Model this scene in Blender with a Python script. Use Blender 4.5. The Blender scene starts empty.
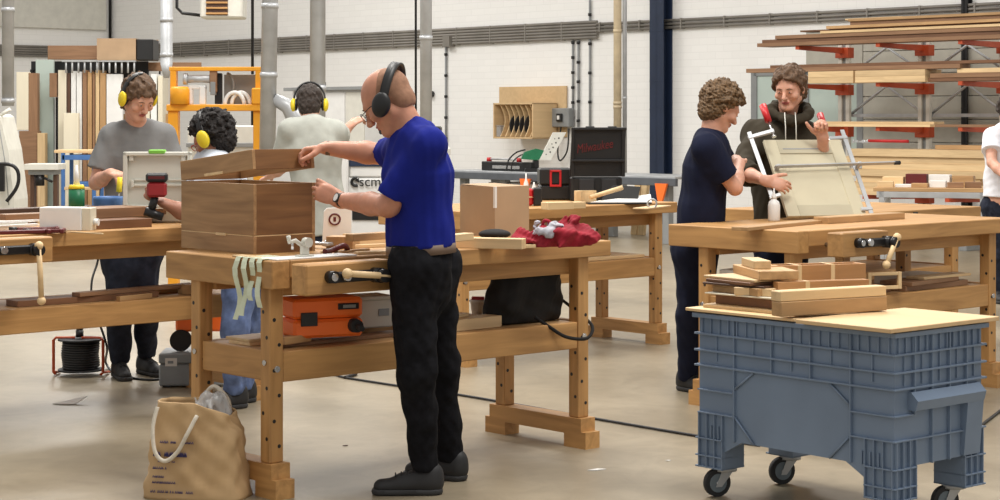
import bpy, bmesh, math, random
import numpy as np
from mathutils import Vector, Matrix
random.seed(7)
SC = bpy.context.scene
COL = SC.collection
PI = math.pi
F_, HZ, CH = 1900.0, 117.0, 1.5            # focal length in pixels, horizon row, eye height
TH = math.radians(42.1)                    # the hall and its benches share this direction
LX, LY = math.cos(TH), math.sin(TH)

def P(px, py, Y): return Vector(((px-500)/F_*Y, Y, CH-(py-HZ)/F_*Y))
def G(px, py, z=0.0):
    Y = F_*(CH-z)/(py-HZ); return Vector(((px-500)/F_*Y, Y, z))
def LS(l, s, z=0.0): return Vector((l*LX-s*LY, l*LY+s*LX, z))
def toLS(p): return (p[0]*LX+p[1]*LY, -p[0]*LY+p[1]*LX)
def onl(px, py, l):                         # point seen at (px,py) on the upright plane l = const
    k = (px-500)/F_; Y = l/(LX*k+LY)
    return Y*(-LY*k+LX), CH-(py-HZ)/F_*Y    # s, z

# ------------------------------------------------------------------ materials
def newmat(name):
    m = bpy.data.materials.new(name); m.use_nodes = True
    nt = m.node_tree; b = nt.nodes['Principled BSDF']
    return m, nt, b
def srgb(c):
    return tuple(((v/255)/12.92 if v/255 <= .04045 else ((v/255+.055)/1.055)**2.4) for v in c)+(1,)
def plain(name, c, rough=.5, metal=0, noise=.06, sc=8, bump=0, spec=None, trans=0, alpha=1):
    m, nt, b = newmat(name); c = srgb(c)
    b.inputs['Roughness'].default_value = rough; b.inputs['Metallic'].default_value = metal
    if spec is not None: b.inputs['Specular IOR Level'].default_value = spec
    if trans: b.inputs['Transmission Weight'].default_value = trans
    if alpha < 1: b.inputs['Alpha'].default_value = alpha
    tc = nt.nodes.new('ShaderNodeTexCoord'); n = nt.nodes.new('ShaderNodeTexNoise')
    n.inputs['Scale'].default_value = sc; n.inputs['Detail'].default_value = 4
    nt.links.new(tc.outputs['Object'], n.inputs['Vector'])
    r = nt.nodes.new('ShaderNodeValToRGB'); e = r.color_ramp.elements
    e[0].position = .3; e[1].position = .7
    e[0].color = tuple(v*(1-noise*2) for v in c[:3])+(1,); e[1].color = tuple(min(1, v*(1+noise*2)) for v in c[:3])+(1,)
    nt.links.new(n.outputs['Fac'], r.inputs['Fac']); nt.links.new(r.outputs['Color'], b.inputs['Base Color'])
    if bump:
        bp = nt.nodes.new('ShaderNodeBump'); bp.inputs['Strength'].default_value = bump; bp.inputs['Distance'].default_value = .01
        nt.links.new(n.outputs['Fac'], bp.inputs['Height']); nt.links.new(bp.outputs['Normal'], b.inputs['Normal'])
    return m
def wood(name, c, d=.25, axis='x', sc=1.0, rough=.55):
    m, nt, b = newmat(name); c = srgb(c); b.inputs['Roughness'].default_value = rough
    tc = nt.nodes.new('ShaderNodeTexCoord'); mp = nt.nodes.new('ShaderNodeMapping')
    s = {'x': (1.2, 14, 14), 'y': (14, 1.2, 14), 'z': (14, 14, 1.2)}[axis]
    mp.inputs['Scale'].default_value = tuple(v*sc for v in s)
    oi = nt.nodes.new('ShaderNodeObjectInfo'); mu = nt.nodes.new('ShaderNodeMath'); mu.operation = 'MULTIPLY'; mu.inputs[1].default_value = 37
    nt.links.new(oi.outputs['Random'], mu.inputs[0]); nt.links.new(mu.outputs[0], mp.inputs['Location'])
    n = nt.nodes.new('ShaderNodeTexNoise'); n.inputs['Scale'].default_value = 1.6; n.inputs['Detail'].default_value = 5; n.inputs['Distortion'].default_value = .8
    nt.links.new(tc.outputs['Object'], mp.inputs['Vector']); nt.links.new(mp.outputs['Vector'], n.inputs['Vector'])
    r = nt.nodes.new('ShaderNodeValToRGB'); e = r.color_ramp.elements; e[0].position = .3; e[1].position = .68
    e[0].color = (c[0]*(1-d), c[1]*(1-d*1.15), c[2]*(1-d*1.3), 1); e[1].color = tuple(min(1, v*(1+d*.35)) for v in c[:3])+(1,)
    nt.links.new(n.outputs['Fac'], r.inputs['Fac'])
    hs = nt.nodes.new('ShaderNodeHueSaturation'); mr = nt.nodes.new('ShaderNodeMapRange')
    mr.inputs['To Min'].default_value = .88; mr.inputs['To Max'].default_value = 1.1
    nt.links.new(oi.outputs['Random'], mr.inputs['Value']); nt.links.new(mr.outputs['Result'], hs.inputs['Value'])
    nt.links.new(r.outputs['Color'], hs.inputs['Color']); nt.links.new(hs.outputs['Color'], b.inputs['Base Color'])
    return m
M = {}
for ax in 'xyz':
    M['beech'+ax] = wood('beech_'+ax, (190, 145, 90), .28, ax)
    M['pine'+ax] = wood('pine_'+ax, (226, 196, 150), .16, ax)
    M['oak'+ax] = wood('oak_'+ax, (190, 152, 106), .25, ax)
    M['walnut'+ax] = wood('walnut_'+ax, (122, 86, 60), .3, ax)
    M['brown'+ax] = wood('mahogany_'+ax, (150, 114, 84), .22, ax)
    M['dark'+ax] = wood('dark_oak_'+ax, (84, 58, 42), .3, ax)
M['ply'] = wood('plywood', (224, 192, 146), .1, 'x', .5)
M['panelcream'] = wood('cream_painted_board', (188, 180, 155), .03, 'z', .5)
M['cream'] = wood('cream_board', (226, 218, 196), .04, 'z', .5)
M['chest'] = wood('chest_walnut', (176, 138, 96), .3, 'y', 1.3)
M['chestshade'] = wood('chest_walnut_shaded', (134, 94, 56), .3, 'x', 1.3)  # same walnut, darkened in colour for the faces turned away from the light
for ax in 'xyz': M['mdf'+ax] = wood('reddish_board_'+ax, (182, 134, 86), .15, ax)
M['card'] = plain('cardboard', (176, 148, 118), .85, noise=.04, sc=5)
M['kraft'] = plain('kraft_paper', (192, 160, 118), .8, noise=.05, sc=6, bump=.3)
M['steel'] = plain('galvanised_steel', (182, 184, 186), .42, .3, noise=.07, sc=6)
M['chrome'] = plain('bright_steel', (205, 205, 205), .22, .9, noise=.03)
M['zinc'] = plain('grey_paint', (140, 142, 142), .5, noise=.04)
M['black'] = plain('black_plastic', (26, 26, 27), .45, noise=.1)
M['blackmetal'] = plain('black_iron', (36, 35, 36), .35, .3, noise=.1)
M['white'] = plain('white_paint', (232, 232, 230), .5, noise=.02)
M['offwhite'] = plain('offwhite_paint', (216, 214, 204), .55, noise=.03)
M['lid'] = plain('light_grey_plastic', (212, 211, 200), .5, noise=.02)
M['green'] = plain('green_plastic', (128, 196, 70), .5)
M['dgreen'] = plain('dark_green_paint', (24, 110, 72), .4)
M['red'] = plain('red_plastic', (190, 30, 34), .4)
M['midred'] = plain('worn_red_plastic', (150, 34, 38), .5)
M['dred'] = plain('dark_red_paint', (96, 26, 28), .45)
M['orange'] = plain('orange_plastic', (250, 118, 44), .45, noise=.02)
M['rackorange'] = plain('orange_rack_paint', (186, 76, 38), .5, noise=.05)
M['cladding'] = plain('shaded_grey_cladding', (176, 172, 160), .6, noise=.03)
M['yellow'] = plain('yellow_machine_paint', (238, 164, 36), .45, noise=.03)
M['muff'] = plain('yellow_plastic', (232, 206, 40), .4, noise=.02)
M['blue'] = plain('blue_paint', (70, 112, 170), .5)
M['navy'] = plain('navy_column_paint', (34, 48, 74), .5, noise=.05)
M['darkgrey'] = plain('dark_grey_paint', (84, 88, 94), .45)
M['grey'] = plain('mid_grey_plastic', (146, 154, 160), .5)
M['bin'] = plain('blue_grey_bin_plastic', (118, 136, 160), .5, noise=.05, sc=3)
M['rubber'] = plain('rubber', (40, 40, 42), .7)
M['wheel'] = plain('grey_wheel', (110, 122, 130), .6)
M['glass'] = plain('window_glass', (186, 200, 192), .25, noise=.04, sc=1.2)
M['strapp'] = plain('pale_strap', (214, 222, 196), .7)
M['redcloth'] = plain('red_cloth', (150, 26, 44), .85, noise=.15, sc=14, bump=.3)
M['greycloth'] = plain('silver_cloth', (176, 176, 184), .6, noise=.1, sc=20)
M['blackcloth'] = plain('black_canvas', (25, 23, 22), .85, noise=.15, sc=10, bump=.2)
M['blueink'] = plain('blue_ink', (74, 70, 120), .8)
M['rope'] = plain('rope', (216, 208, 192), .8, noise=.05, sc=60)
M['cable'] = plain('black_cable', (34, 34, 36), .55)
M['paper'] = plain('paper', (232, 230, 226), .8, noise=.02)
M['graytray'] = plain('cable_tray_grey', (140, 135, 128), .55, .3, noise=.06, sc=3)
M['beigepipe'] = plain('beige_pipe', (206, 188, 156), .5)
M['clear'] = plain('clear_plastic', (205, 205, 205), .15, noise=.02, alpha=.45)
def skinmat(n, c):
    m = plain(n, c, .5, noise=.05, sc=25); b = m.node_tree.nodes['Principled BSDF']
    b.inputs['Subsurface Weight'].default_value = .08; b.inputs['Subsurface Radius'].default_value = (.02, .008, .004); return m
M['skin'] = skinmat('skin_tanned', (196, 138, 112))
M['skin2'] = skinmat('skin_fair', (208, 156, 132))
M['skin3'] = skinmat('skin_brown', (164, 112, 88))
M['stubble'] = plain('close_cropped_hair', (152, 112, 88), .8, noise=.08, sc=60)
M['lips'] = plain('lips', (170, 92, 84), .45)
M['eyewhite'] = plain('eye', (70, 52, 44), .2)
def cloth(n, c, bump=.25, noise=.03, sc=18): return plain(n, c, .9, noise=noise, sc=sc, bump=bump, spec=.15)
M['blueshirt'] = cloth('royal_blue_jersey', (28, 38, 128))
M['greytee'] = cloth('grey_jersey', (124, 124, 124))
M['palegrey'] = cloth('pale_grey_jersey', (176, 178, 170))
M['paleblue'] = cloth('pale_blue_jersey', (200, 206, 216))
M['navytee'] = cloth('navy_jersey', (26, 30, 50))
M['olive'] = cloth('olive_brown_fleece', (62, 56, 46))
M['whitetee'] = cloth('white_jersey', (232, 232, 238))
M['blackjean'] = cloth('black_denim', (22, 22, 26), .35, .18, 30)
M['darkjean'] = cloth('dark_denim', (40, 44, 56), .3, .14, 24)
M['bluejean'] = cloth('washed_blue_denim', (104, 122, 164), .3, .2, 14)
M['navytrouser'] = cloth('navy_trousers', (30, 34, 52))
M['belt'] = plain('brown_belt', (112, 92, 78), .6)
M['shoe'] = plain('black_shoe', (36, 36, 38), .6)
M['sole'] = plain('dark_sole', (52, 52, 54), .7)
M['hairbrown'] = plain('brown_hair', (92, 68, 48), .7, noise=.2, sc=70, bump=.4)
M['hairblack'] = plain('black_hair', (30, 24, 22), .8, noise=.3, sc=90, bump=.5)
M['haircurly'] = plain('sandy_curly_hair', (104, 80, 54), .7, noise=.3, sc=80, bump=.5)
M['hairdark'] = plain('dark_short_hair', (52, 42, 36), .75, noise=.2, sc=70, bump=.4)

# ------------------------------------------------------------------ mesh builder
class MB:
    def __init__(s, mat=None):
        s.v = []; s.f = []; s.mi = []; s.mats = []; s.T = Matrix(); s.cur = 0; s.sm = []; s.smooth = False
        if mat is not None: s.mat(mat)
    def mat(s, m):
        m = M[m] if isinstance(m, str) else m
        if m not in s.mats: s.mats.append(m)
        s.cur = s.mats.index(m); return s
    def add(s, vs, fs, smooth=False):
        o = len(s.v); s.v += [tuple(s.T @ Vector(v)) for v in vs]
        s.f += [tuple(i+o for i in f) for f in fs]; s.mi += [s.cur]*len(fs); s.sm += [smooth]*len(fs); return s
    def box(s, x0, x1, y0, y1, z0, z1, b=.003, R=None):
        if x0 > x1: x0, x1 = x1, x0
        if y0 > y1: y0, y1 = y1, y0
        if z0 > z1: z0, z1 = z1, z0
        c = Vector(((x0+x1)/2, (y0+y1)/2, (z0+z1)/2)); h = ((x1-x0)/2, (y1-y0)/2, (z1-z0)/2)
        b = min(b, min(h)*.45); ids = {}; vs = []
        for sx in (-1, 1):
            for sy in (-1, 1):
                for sz in (-1, 1):
                    for a in range(3):
                        q = [sx*h[0], sy*h[1], sz*h[2]]
                        for j, sg in enumerate((sx, sy, sz)):
                            if j != a: q[j] -= sg*b
                        q = Vector(q)
                        if R is not None: q = R @ q
                        ids[(sx, sy, sz, a)] = len(vs); vs.append(q+c)
        fs = []
        def k(d, a): return ids[(d[0], d[1], d[2], a)]
        for a in range(3):
            o1, o2 = [j for j in range(3) if j != a]
            for sg in (-1, 1):
                q = []
                for u, w in ((-1, -1), (1, -1), (1, 1), (-1, 1)):
                    d = [0, 0, 0]; d[a] = sg; d[o1] = u; d[o2] = w; q.append(k(d, a))
                fs.append(q)
        for cax in range(3):
            a, bb = [j for j in range(3) if j != cax]
            for sa in (-1, 1):
                for sb in (-1, 1):
                    d = [0, 0, 0]; d[a] = sa; d[bb] = sb; d2 = list(d); d[cax] = -1; d2[cax] = 1
                    fs.append([k(d, a), k(d2, a), k(d2, bb), k(d, bb)])
        for sx in (-1, 1):
            for sy in (-1, 1):
                for sz in (-1, 1): fs.append([ids[(sx, sy, sz, a)] for a in range(3)])
        return s.add(vs, fs)
    def cyl(s, a, b, ra, rb=None, n=16, cap=True):
        a = Vector(a); b = Vector(b); rb = ra if rb is None else rb
        d = (b-a).normalized(); u = d.orthogonal().normalized(); w = d.cross(u)
        vs = []; 
        for p, r in ((a, ra), (b, rb)):
            vs += [p+(u*math.cos(t*2*PI/n)+w*math.sin(t*2*PI/n))*r for t in range(n)]
        s.add(vs, [[i, (i+1) % n, n+(i+1) % n, n+i] for i in range(n)], True)
        if cap: s.add(vs[:n], [list(range(n))]); s.add(vs[n:], [list(range(n))])
        return s
    def tube(s, pts, r, n=8, closed=False):
        pts = [Vector(p) for p in pts]; m = len(pts); vs = []; fs = []; pu = None
        for i, p in enumerate(pts):
            a = pts[(i-1) % m] if closed or i > 0 else p; b = pts[(i+1) % m] if closed or i < m-1 else p
            d = (b-a).normalized(); u = d.orthogonal().normalized() if pu is None else (pu-d*pu.dot(d)).normalized()
            pu = u; w = d.cross(u); rr = r[i] if isinstance(r, (list, tuple)) else r
            vs += [p+(u*math.cos(t*2*PI/n)+w*math.sin(t*2*PI/n))*rr for t in range(n)]
        for i in range(m if closed else m-1):
            j = (i+1) % m
            fs += [[i*n+t, i*n+(t+1) % n, j*n+(t+1) % n, j*n+t] for t in range(n)]
        s.add(vs, fs, True)
        if not closed: s.add(vs[:n], [list(range(n))]); s.add(vs[-n:], [list(range(n))])
        return s
    def prism(s, poly, ax, t0, t1):          # polygon in the two other axes, extruded along ax
        n = len(poly); vs = []
        for t in (t0, t1):
            for (a, b) in poly:
                vs.append({'x': (t, a, b), 'y': (a, t, b), 'z': (a, b, t)}[ax])
        return s.add(vs, [list(range(n)), list(range(n, 2*n))]+[[i, (i+1) % n, n+(i+1) % n, n+i] for i in range(n)])
    def lathe(s, prof, n=20, c=(0, 0, 0)):
        vs = []; m = len(prof)
        for r, z in prof: vs += [(c[0]+r*math.cos(t*2*PI/n), c[1]+r*math.sin(t*2*PI/n), c[2]+z) for t in range(n)]
        s.add(vs, [[i*n+t, i*n+(t+1) % n, (i+1)*n+(t+1) % n, (i+1)*n+t] for i in range(m-1) for t in range(n)], True)
        s.add(vs[:n], [list(range(n))]); s.add(vs[-n:], [list(range(n))]); return s
    def ball(s, c, r, n=12, sc=(1, 1, 1)):
        prof = [(r*math.sin(PI*i/n)+1e-5, -r*math.cos(PI*i/n)) for i in range(n+1)]
        T = s.T.copy(); s.T = s.T @ Matrix.Translation(c) @ Matrix.Diagonal((*sc, 1)); s.lathe(prof, n+4); s.T = T; return s
    def hexa(s, p):                          # 8 points: bottom 4 then top 4
        return s.add(p, [[0, 1, 2, 3], [4, 5, 6, 7], [0, 1, 5, 4], [1, 2, 6, 5], [2, 3, 7, 6], [3, 0, 4, 7]])
    def build(s, name, parent=None, loc=None, rz=None, rot=None):
        me = bpy.data.meshes.new(name); me.from_pydata(s.v, [], s.f)
        for m in s.mats: me.materials.append(m)
        me.polygons.foreach_set('material_index', s.mi); me.polygons.foreach_set('use_smooth', s.sm)
        bm = bmesh.new(); bm.from_mesh(me); bmesh.ops.remove_doubles(bm, verts=bm.verts, dist=1e-6)
        bmesh.ops.recalc_face_normals(bm, faces=bm.faces); bm.to_mesh(me); bm.free()
        o = bpy.data.objects.new(name, me); COL.objects.link(o)
        if parent is not None: o.parent = parent
        if loc is not None: o.location = loc
        if rz is not None: o.rotation_euler = (0, 0, rz)
        if rot is not None: o.rotation_euler = rot
        return o
def tag(o, label, cat, group=None, kind=None):
    if label: o['label'] = label
    if cat: o['category'] = cat
    if group: o['group'] = group
    if kind: o['kind'] = kind
    return o
def thing(name, label, cat, loc=(0, 0, 0), rz=0, group=None):
    o = bpy.data.objects.new(name, None); o.empty_display_size = .1; COL.objects.link(o)
    o.location = loc; o.rotation_euler = (0, 0, rz); return tag(o, label, cat, group)
def struct(name, mb, **k):
    o = mb.build(name, **k); o['kind'] = 'structure'; return o
def dup(root, loc, rz, label=None):
    def cp(o, par):
        c = o.copy(); COL.objects.link(c); c.parent = par
        for g in list(o.children): cp(g, c)
        return c
    r = cp(root, None); r.location = loc; r.rotation_euler = (0, 0, rz)
    if label: r['label'] = label
    return r
def bezier(p, n=16):
    p = [Vector(q) for q in p]; out = []
    m = len(p)
    for i in range(m-1):
        a = p[max(i-1, 0)]; b = p[i]; c = p[i+1]; d = p[min(i+2, m-1)]
        for t in range(n):
            t /= n
            out.append(.5*((2*b)+(c-a)*t+(2*a-5*b+4*c-d)*t*t+(3*b-a-3*c+d)*t**3))
    out.append(p[-1]); return out
def text(body, size, mat, parent, M4, name='lettering', shear=0, ext=.0008):
    cu = bpy.data.curves.new(name, 'FONT'); cu.body = body; cu.size = size; cu.extrude = ext; cu.shear = shear
    cu.align_x = 'CENTER'; cu.align_y = 'CENTER'
    t = bpy.data.objects.new(name, cu); COL.objects.link(t)
    me = bpy.data.meshes.new_from_object(t, depsgraph=bpy.context.evaluated_depsgraph_get())
    bpy.data.objects.remove(t); me.materials.clear(); me.materials.append(M[mat])
    o = bpy.data.objects.new(name, me); COL.objects.link(o); o.parent = parent; o.matrix_local = M4; return o

# ------------------------------------------------------------------ camera, light
cam = bpy.data.cameras.new('camera'); co = bpy.data.objects.new('camera', cam); COL.objects.link(co); SC.camera = co
co.location = (0, 0, CH); co.rotation_euler = (PI/2, 0, 0)
cam.sensor_width = 36; cam.lens = 36*F_/1000; cam.shift_y = -(250-HZ)/1000; cam.clip_end = 200
SC.view_settings.view_transform = 'Standard'; SC.view_settings.look = 'None'; SC.view_settings.gamma = 1
SC.view_settings.exposure = 0.0; SC.view_settings.use_curve_mapping = False
w = bpy.data.worlds.new('hall_daylight'); SC.world = w; w.use_nodes = True
w.node_tree.nodes['Background'].inputs['Color'].default_value = (1.0, .97, .93, 1)
w.node_tree.nodes['Background'].inputs['Strength'].default_value = .60
def area(name, loc, sx, sy, en, rot=(0, 0, TH), col=(1, .97, .92)):
    d = bpy.data.lights.new(name, 'AREA'); d.shape = 'RECTANGLE'; d.size = sx; d.size_y = sy; d.energy = en; d.color = col
    o = bpy.data.objects.new(name, d); COL.objects.link(o); o.location = loc; o.rotation_euler = rot; return o
for i, (l, s) in enumerate(((6, 4), (6, 9), (12, 10), (12, 17), (8, 16), (14, 24))):
    area('roof_light', LS(l, s, 6.5), 1.6, 3.2, 330)
# ------------------------------------------------------------------ smooth solids (people, cloth)
class Field:
    def __init__(s, lo, hi, h):
        s.h = h; s.lo = np.array(lo, dtype=np.float32)-h*3
        s.n = np.ceil((np.array(hi)-np.array(lo))/h).astype(int)+7
        s.F = np.full(tuple(s.n), .08, dtype=np.float32)
    def grid(s, lo, hi):
        i0 = np.maximum(np.floor((np.array(lo)-s.lo)/s.h).astype(int), 0); i1 = np.minimum(np.ceil((np.array(hi)-s.lo)/s.h).astype(int)+1, s.n)
        if (i1 <= i0).any(): return None, None
        ax = [(np.arange(a, b, dtype=np.float32)*s.h+s.lo[i]) for i, (a, b) in enumerate(zip(i0, i1))]
        return (slice(i0[0], i1[0]), slice(i0[1], i1[1]), slice(i0[2], i1[2])), (ax[0][:, None, None], ax[1][None, :, None], ax[2][None, None, :])
    def put(s, sl, d, k, sub=False):
        A = s.F[sl]
        if sub: d = -d; hh = np.clip(k-np.abs(A-d), 0, None)/k; s.F[sl] = np.maximum(A, d)+hh*hh*k*.25
        elif k > 0: hh = np.clip(k-np.abs(A-d), 0, None)/k; s.F[sl] = np.minimum(A, d)-hh*hh*k*.25
        else: s.F[sl] = np.minimum(A, d)
    def cone(s, a, b, ra, rb, k=.02, flat=None, clip=(), sub=False):
        a = np.array(a, dtype=np.float32); b = np.array(b, dtype=np.float32); r = max(ra, rb); q = 1
        if flat: n = np.array(flat[0], dtype=np.float32); n /= np.linalg.norm(n); q = flat[1]
        pad = r*max(q, 1)+k+2*s.h
        sl, X = s.grid(np.minimum(a, b)-pad, np.maximum(a, b)+pad)
        if sl is None: return
        x, y, z = X[0]-a[0], X[1]-a[1], X[2]-a[2]
        if clip: W = X
        d = b-a
        if flat:
            t = (x*n[0]+y*n[1]+z*n[2])*(1/q-1); x = x+n[0]*t; y = y+n[1]*t; z = z+n[2]*t; d = d+n*(d@n)*(1/q-1)
        L2 = float(d@d)+1e-9
        h = np.clip((x*d[0]+y*d[1]+z*d[2])/L2, 0, 1)
        D = (np.sqrt((x-d[0]*h)**2+(y-d[1]*h)**2+(z-d[2]*h)**2)-(ra+(rb-ra)*h))*min(q, 1)
        for (c, m) in clip:
            c = np.array(c); m = np.array(m, dtype=float); m = m/np.linalg.norm(m)
            D = np.maximum(D, (W[0]-c[0])*m[0]+(W[1]-c[1])*m[1]+(W[2]-c[2])*m[2])
        s.put(sl, D.astype(np.float32), k, sub)
    def ell(s, c, rad, R=None, k=.02, sub=False, clip=()):
        c = np.array(c, dtype=np.float32); m = max(rad); pad = m+k+2*s.h
        sl, X = s.grid(c-pad, c+pad)
        if sl is None: return
        x, y, z = X[0]-c[0], X[1]-c[1], X[2]-c[2]
        R = np.eye(3) if R is None else np.array(R)       # columns: local axes
        u = x*R[0, 0]+y*R[1, 0]+z*R[2, 0]; v = x*R[0, 1]+y*R[1, 1]+z*R[2, 1]; w_ = x*R[0, 2]+y*R[1, 2]+z*R[2, 2]
        k0 = np.sqrt((u/rad[0])**2+(v/rad[1])**2+(w_/rad[2])**2)
        k1 = np.sqrt((u/rad[0]**2)**2+(v/rad[1]**2)**2+(w_/rad[2]**2)**2)+1e-6
        D = k0*(k0-1)/k1
        for (cc, mm) in clip:
            cc = np.array(cc); mm = np.array(mm, dtype=float); mm = mm/np.linalg.norm(mm)
            D = np.maximum(D, (X[0]-cc[0])*mm[0]+(X[1]-cc[1])*mm[1]+(X[2]-cc[2])*mm[2])
        s.put(sl, D.astype(np.float32), k, sub)
    def noise(s, amp, fr, seed=0, stretch=(1, 1, 1)):
        rg = np.random.RandomState(seed)
        idx = np.where(np.abs(s.F) < .03)
        p = np.stack(idx, 1)*s.h+s.lo; t = np.zeros(len(p))
        for o in range(3):
            for j in range(4):
                v = rg.normal(size=3)*np.array(stretch)*fr*(1.9**o); ph = rg.rand()*6.28
                q = p@v+ph+1.5*np.sin(p@(rg.normal(size=3)*fr*.5)+rg.rand()*6)
                t += np.sin(q)*(.55**o)*.4
        s.F[idx] += (t*amp).astype(np.float32)
    def plane(s, c, m):
        X = [(np.arange(s.n[i], dtype=np.float32)*s.h+s.lo[i]) for i in range(3)]
        m = np.array(m, dtype=float); m /= np.linalg.norm(m)
        D = (X[0][:, None, None]-c[0])*m[0]+(X[1][None, :, None]-c[1])*m[1]+(X[2][None, None, :]-c[2])*m[2]
        s.F = np.maximum(s.F, D.astype(np.float32))
    def mesh(s, name, mat, parent=None, loc=None, matfn=None, mats=()):
        F = s.F; S = F < 0; n = s.n
        c = np.zeros((n[0]-1, n[1]-1, n[2]-1), dtype=np.int8)
        for dx in (0, 1):
            for dy in (0, 1):
                for dz in (0, 1): c += S[dx:n[0]-1+dx, dy:n[1]-1+dy, dz:n[2]-1+dz]
        act = np.argwhere((c > 0) & (c < 8)); idm = np.full(c.shape, -1, dtype=np.int64); idm[tuple(act.T)] = np.arange(len(act))
        acc = np.zeros((len(act), 3)); cnt = np.zeros(len(act))
        cs = [np.array((i, j, k)) for i in (0, 1) for j in (0, 1) for k in (0, 1)]
        for ia in range(8):
            for ib in range(ia+1, 8):
                if np.abs(cs[ia]-cs[ib]).sum() != 1: continue
                fa = F[tuple((act+cs[ia]).T)]; fb = F[tuple((act+cs[ib]).T)]; m = (fa < 0) != (fb < 0)
                t = fa[m]/(fa[m]-fb[m]); acc[m] += cs[ia]+(cs[ib]-cs[ia])[None]*t[:, None]; cnt[m] += 1
        V = (act+acc/cnt[:, None])*s.h+s.lo
        faces = []
        for a in range(3):
            o1, o2 = (a+1) % 3, (a+2) % 3; e = np.zeros(3, int); e[a] = 1
            sa = [slice(0, n[i]-1) if i == a else slice(1, n[i]-1) for i in range(3)]; sb = list(sa); sb[a] = slice(1, n[a])
            A = S[tuple(sa)]; B = S[tuple(sb)]; q = np.argwhere(A != B)
            if not len(q): continue
            flip = A[tuple(q.T)]
            off = np.array([0 if i == a else 1 for i in range(3)]); q = q+off
            d1 = np.zeros(3, int); d1[o1] = 1; d2 = np.zeros(3, int); d2[o2] = 1
            f = np.stack([idm[tuple((q-d1-d2).T)], idm[tuple((q-d2).T)], idm[tuple(q.T)], idm[tuple((q-d1).T)]], 1)
            f[~flip] = f[~flip][:, ::-1]; faces.append(f)
        Fc = np.concatenate(faces); me = bpy.data.meshes.new(name)
        me.vertices.add(len(V)); me.vertices.foreach_set('co', V.astype(np.float32).ravel())
        me.loops.add(len(Fc)*4); me.loops.foreach_set('vertex_index', Fc.ravel().astype(np.int32))
        me.polygons.add(len(Fc)); me.polygons.foreach_set('loop_start', np.arange(0, len(Fc)*4, 4, dtype=np.int32))
        me.polygons.foreach_set('use_smooth', np.ones(len(Fc), bool))
        me.materials.append(M[mat] if isinstance(mat, str) else mat)
        if matfn is not None:
            for m2 in mats: me.materials.append(M[m2])
            me.polygons.foreach_set('material_index', matfn(V[Fc].mean(1)).astype(np.int32))
        me.update(calc_edges=True); me.validate()
        o = bpy.data.objects.new(name, me); COL.objects.link(o)
        if parent is not None: o.parent = parent
        if loc is not None: o.location = loc
        return o

def V3(*a): return np.array(a, dtype=float)
def nrm(v): v = np.array(v, dtype=float); return v/np.linalg.norm(v)
def hand(F, wr, d, pn, side, curl=(25, 30, 30), k=.008, sz=1.0, thumb=None, spread=.06):
    """wr wrist, d pointing direction, pn palm normal, side = unit toward the thumb"""
    d = nrm(d); pn = nrm(pn-d*np.dot(pn, d)); sd = np.cross(d, pn); sd = sd if np.dot(sd, side) > 0 else -sd
    pa = wr+d*.02*sz; pb = wr+d*.075*sz
    F.cone(wr-d*.01, pb, .027*sz, .036*sz, .02, flat=(pn, .46))
    for i, (o, L, r) in enumerate(((.028, .070, .0088), (.0095, .079, .0092), (-.0095, .074, .0088), (-.028, .057, .0078))):
        p = wr+d*(.088-.004*abs(i-1))*sz+sd*o*sz; dr = nrm(d+sd*(o/.028)*spread); a = 0
        F.cone(wr+d*.05*sz+sd*o*.8*sz, p, .012*sz, r*1.1*sz, .006)
        for j, fr in enumerate((.45, .31, .24)):
            a += math.radians(curl[j]*(1+.08*i)); q = p+(dr*math.cos(a)+pn*math.sin(a))*L*fr*sz
            F.cone(p, q, r*(1-.07*j)*sz, r*(1-.07*(j+1))*sz, .003); p = q
    td = nrm(d*.75+sd*.75+pn*.35) if thumb is None else nrm(thumb)
    t0 = wr+d*.022*sz+sd*.022*sz; t1 = t0+td*.045*sz; t2 = t1+nrm(td+d*.5)*.032*sz; t3 = t2+nrm(td+d*.9)*.026*sz
    F.cone(t0, t1, .016*sz, .0125*sz, .01); F.cone(t1, t2, .0115*sz, .0105*sz, .004); F.cone(t2, t3, .0105*sz, .009*sz, .003)

def headframe(f, up=(0, 0, 1), roll=0):
    f = nrm(f); r = nrm(np.cross(f, up)); u = np.cross(r, f)
    if roll: r, u = r*math.cos(roll)+u*math.sin(roll), u*math.cos(roll)-r*math.sin(roll)
    return r, f, u
def head(F, c, fr, sz=1.0, young=False):
    r, f, u = fr; R = np.stack([r, f, u], 1)
    def q(x, y, z): return c+(r*x+f*y+u*z)*sz
    F.ell(q(0, -.012, .035), (.076*sz, .097*sz, .086*sz), R, .02)
    F.cone(q(0, .028, -.005), q(0, .052, -.082), .064*sz, .032*sz, .03, flat=(r, .95))
    F.cone(q(-.045, .005, -.05), q(-.015, .06, -.092), .026*sz, .02*sz, .025); F.cone(q(.045, .005, -.05), q(.015, .06, -.092), .026*sz, .02*sz, .025)
    F.cone(q(-.036, .074, .022), q(.036, .074, .022), .014*sz, .014*sz, .018)
    for s_ in (-1, 1):
        F.ell(q(s_*.031, .096, .004), (.015*sz, .009*sz, .009*sz), R, .012, sub=True)
        F.ell(q(s_*.046, .06, -.024), (.024*sz, .026*sz, .022*sz), R, .02)
        F.ell(q(s_*.078, -.008, -.002), (.009*sz, .019*sz, .031*sz), R, .006)
        F.ell(q(s_*.032, .083, .003), (.013*sz, .011*sz, .010*sz), R, .004)
    F.cone(q(0, .088, .012), q(0, .112, -.028), .0085*sz, .0125*sz, .010)
    F.cone(q(-.011, .1, -.031), q(.011, .1, -.031), .009*sz, .009*sz, .006)
    F.cone(q(-.017, .086, -.052), q(.017, .086, -.052), .0065*sz, .0065*sz, .007); F.cone(q(-.014, .085, -.063), q(.014, .085, -.063), .0068*sz, .0068*sz, .007)
    F.ell(q(0, .076, -.092), (.022*sz, .018*sz, .016*sz), R, .015)
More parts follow.
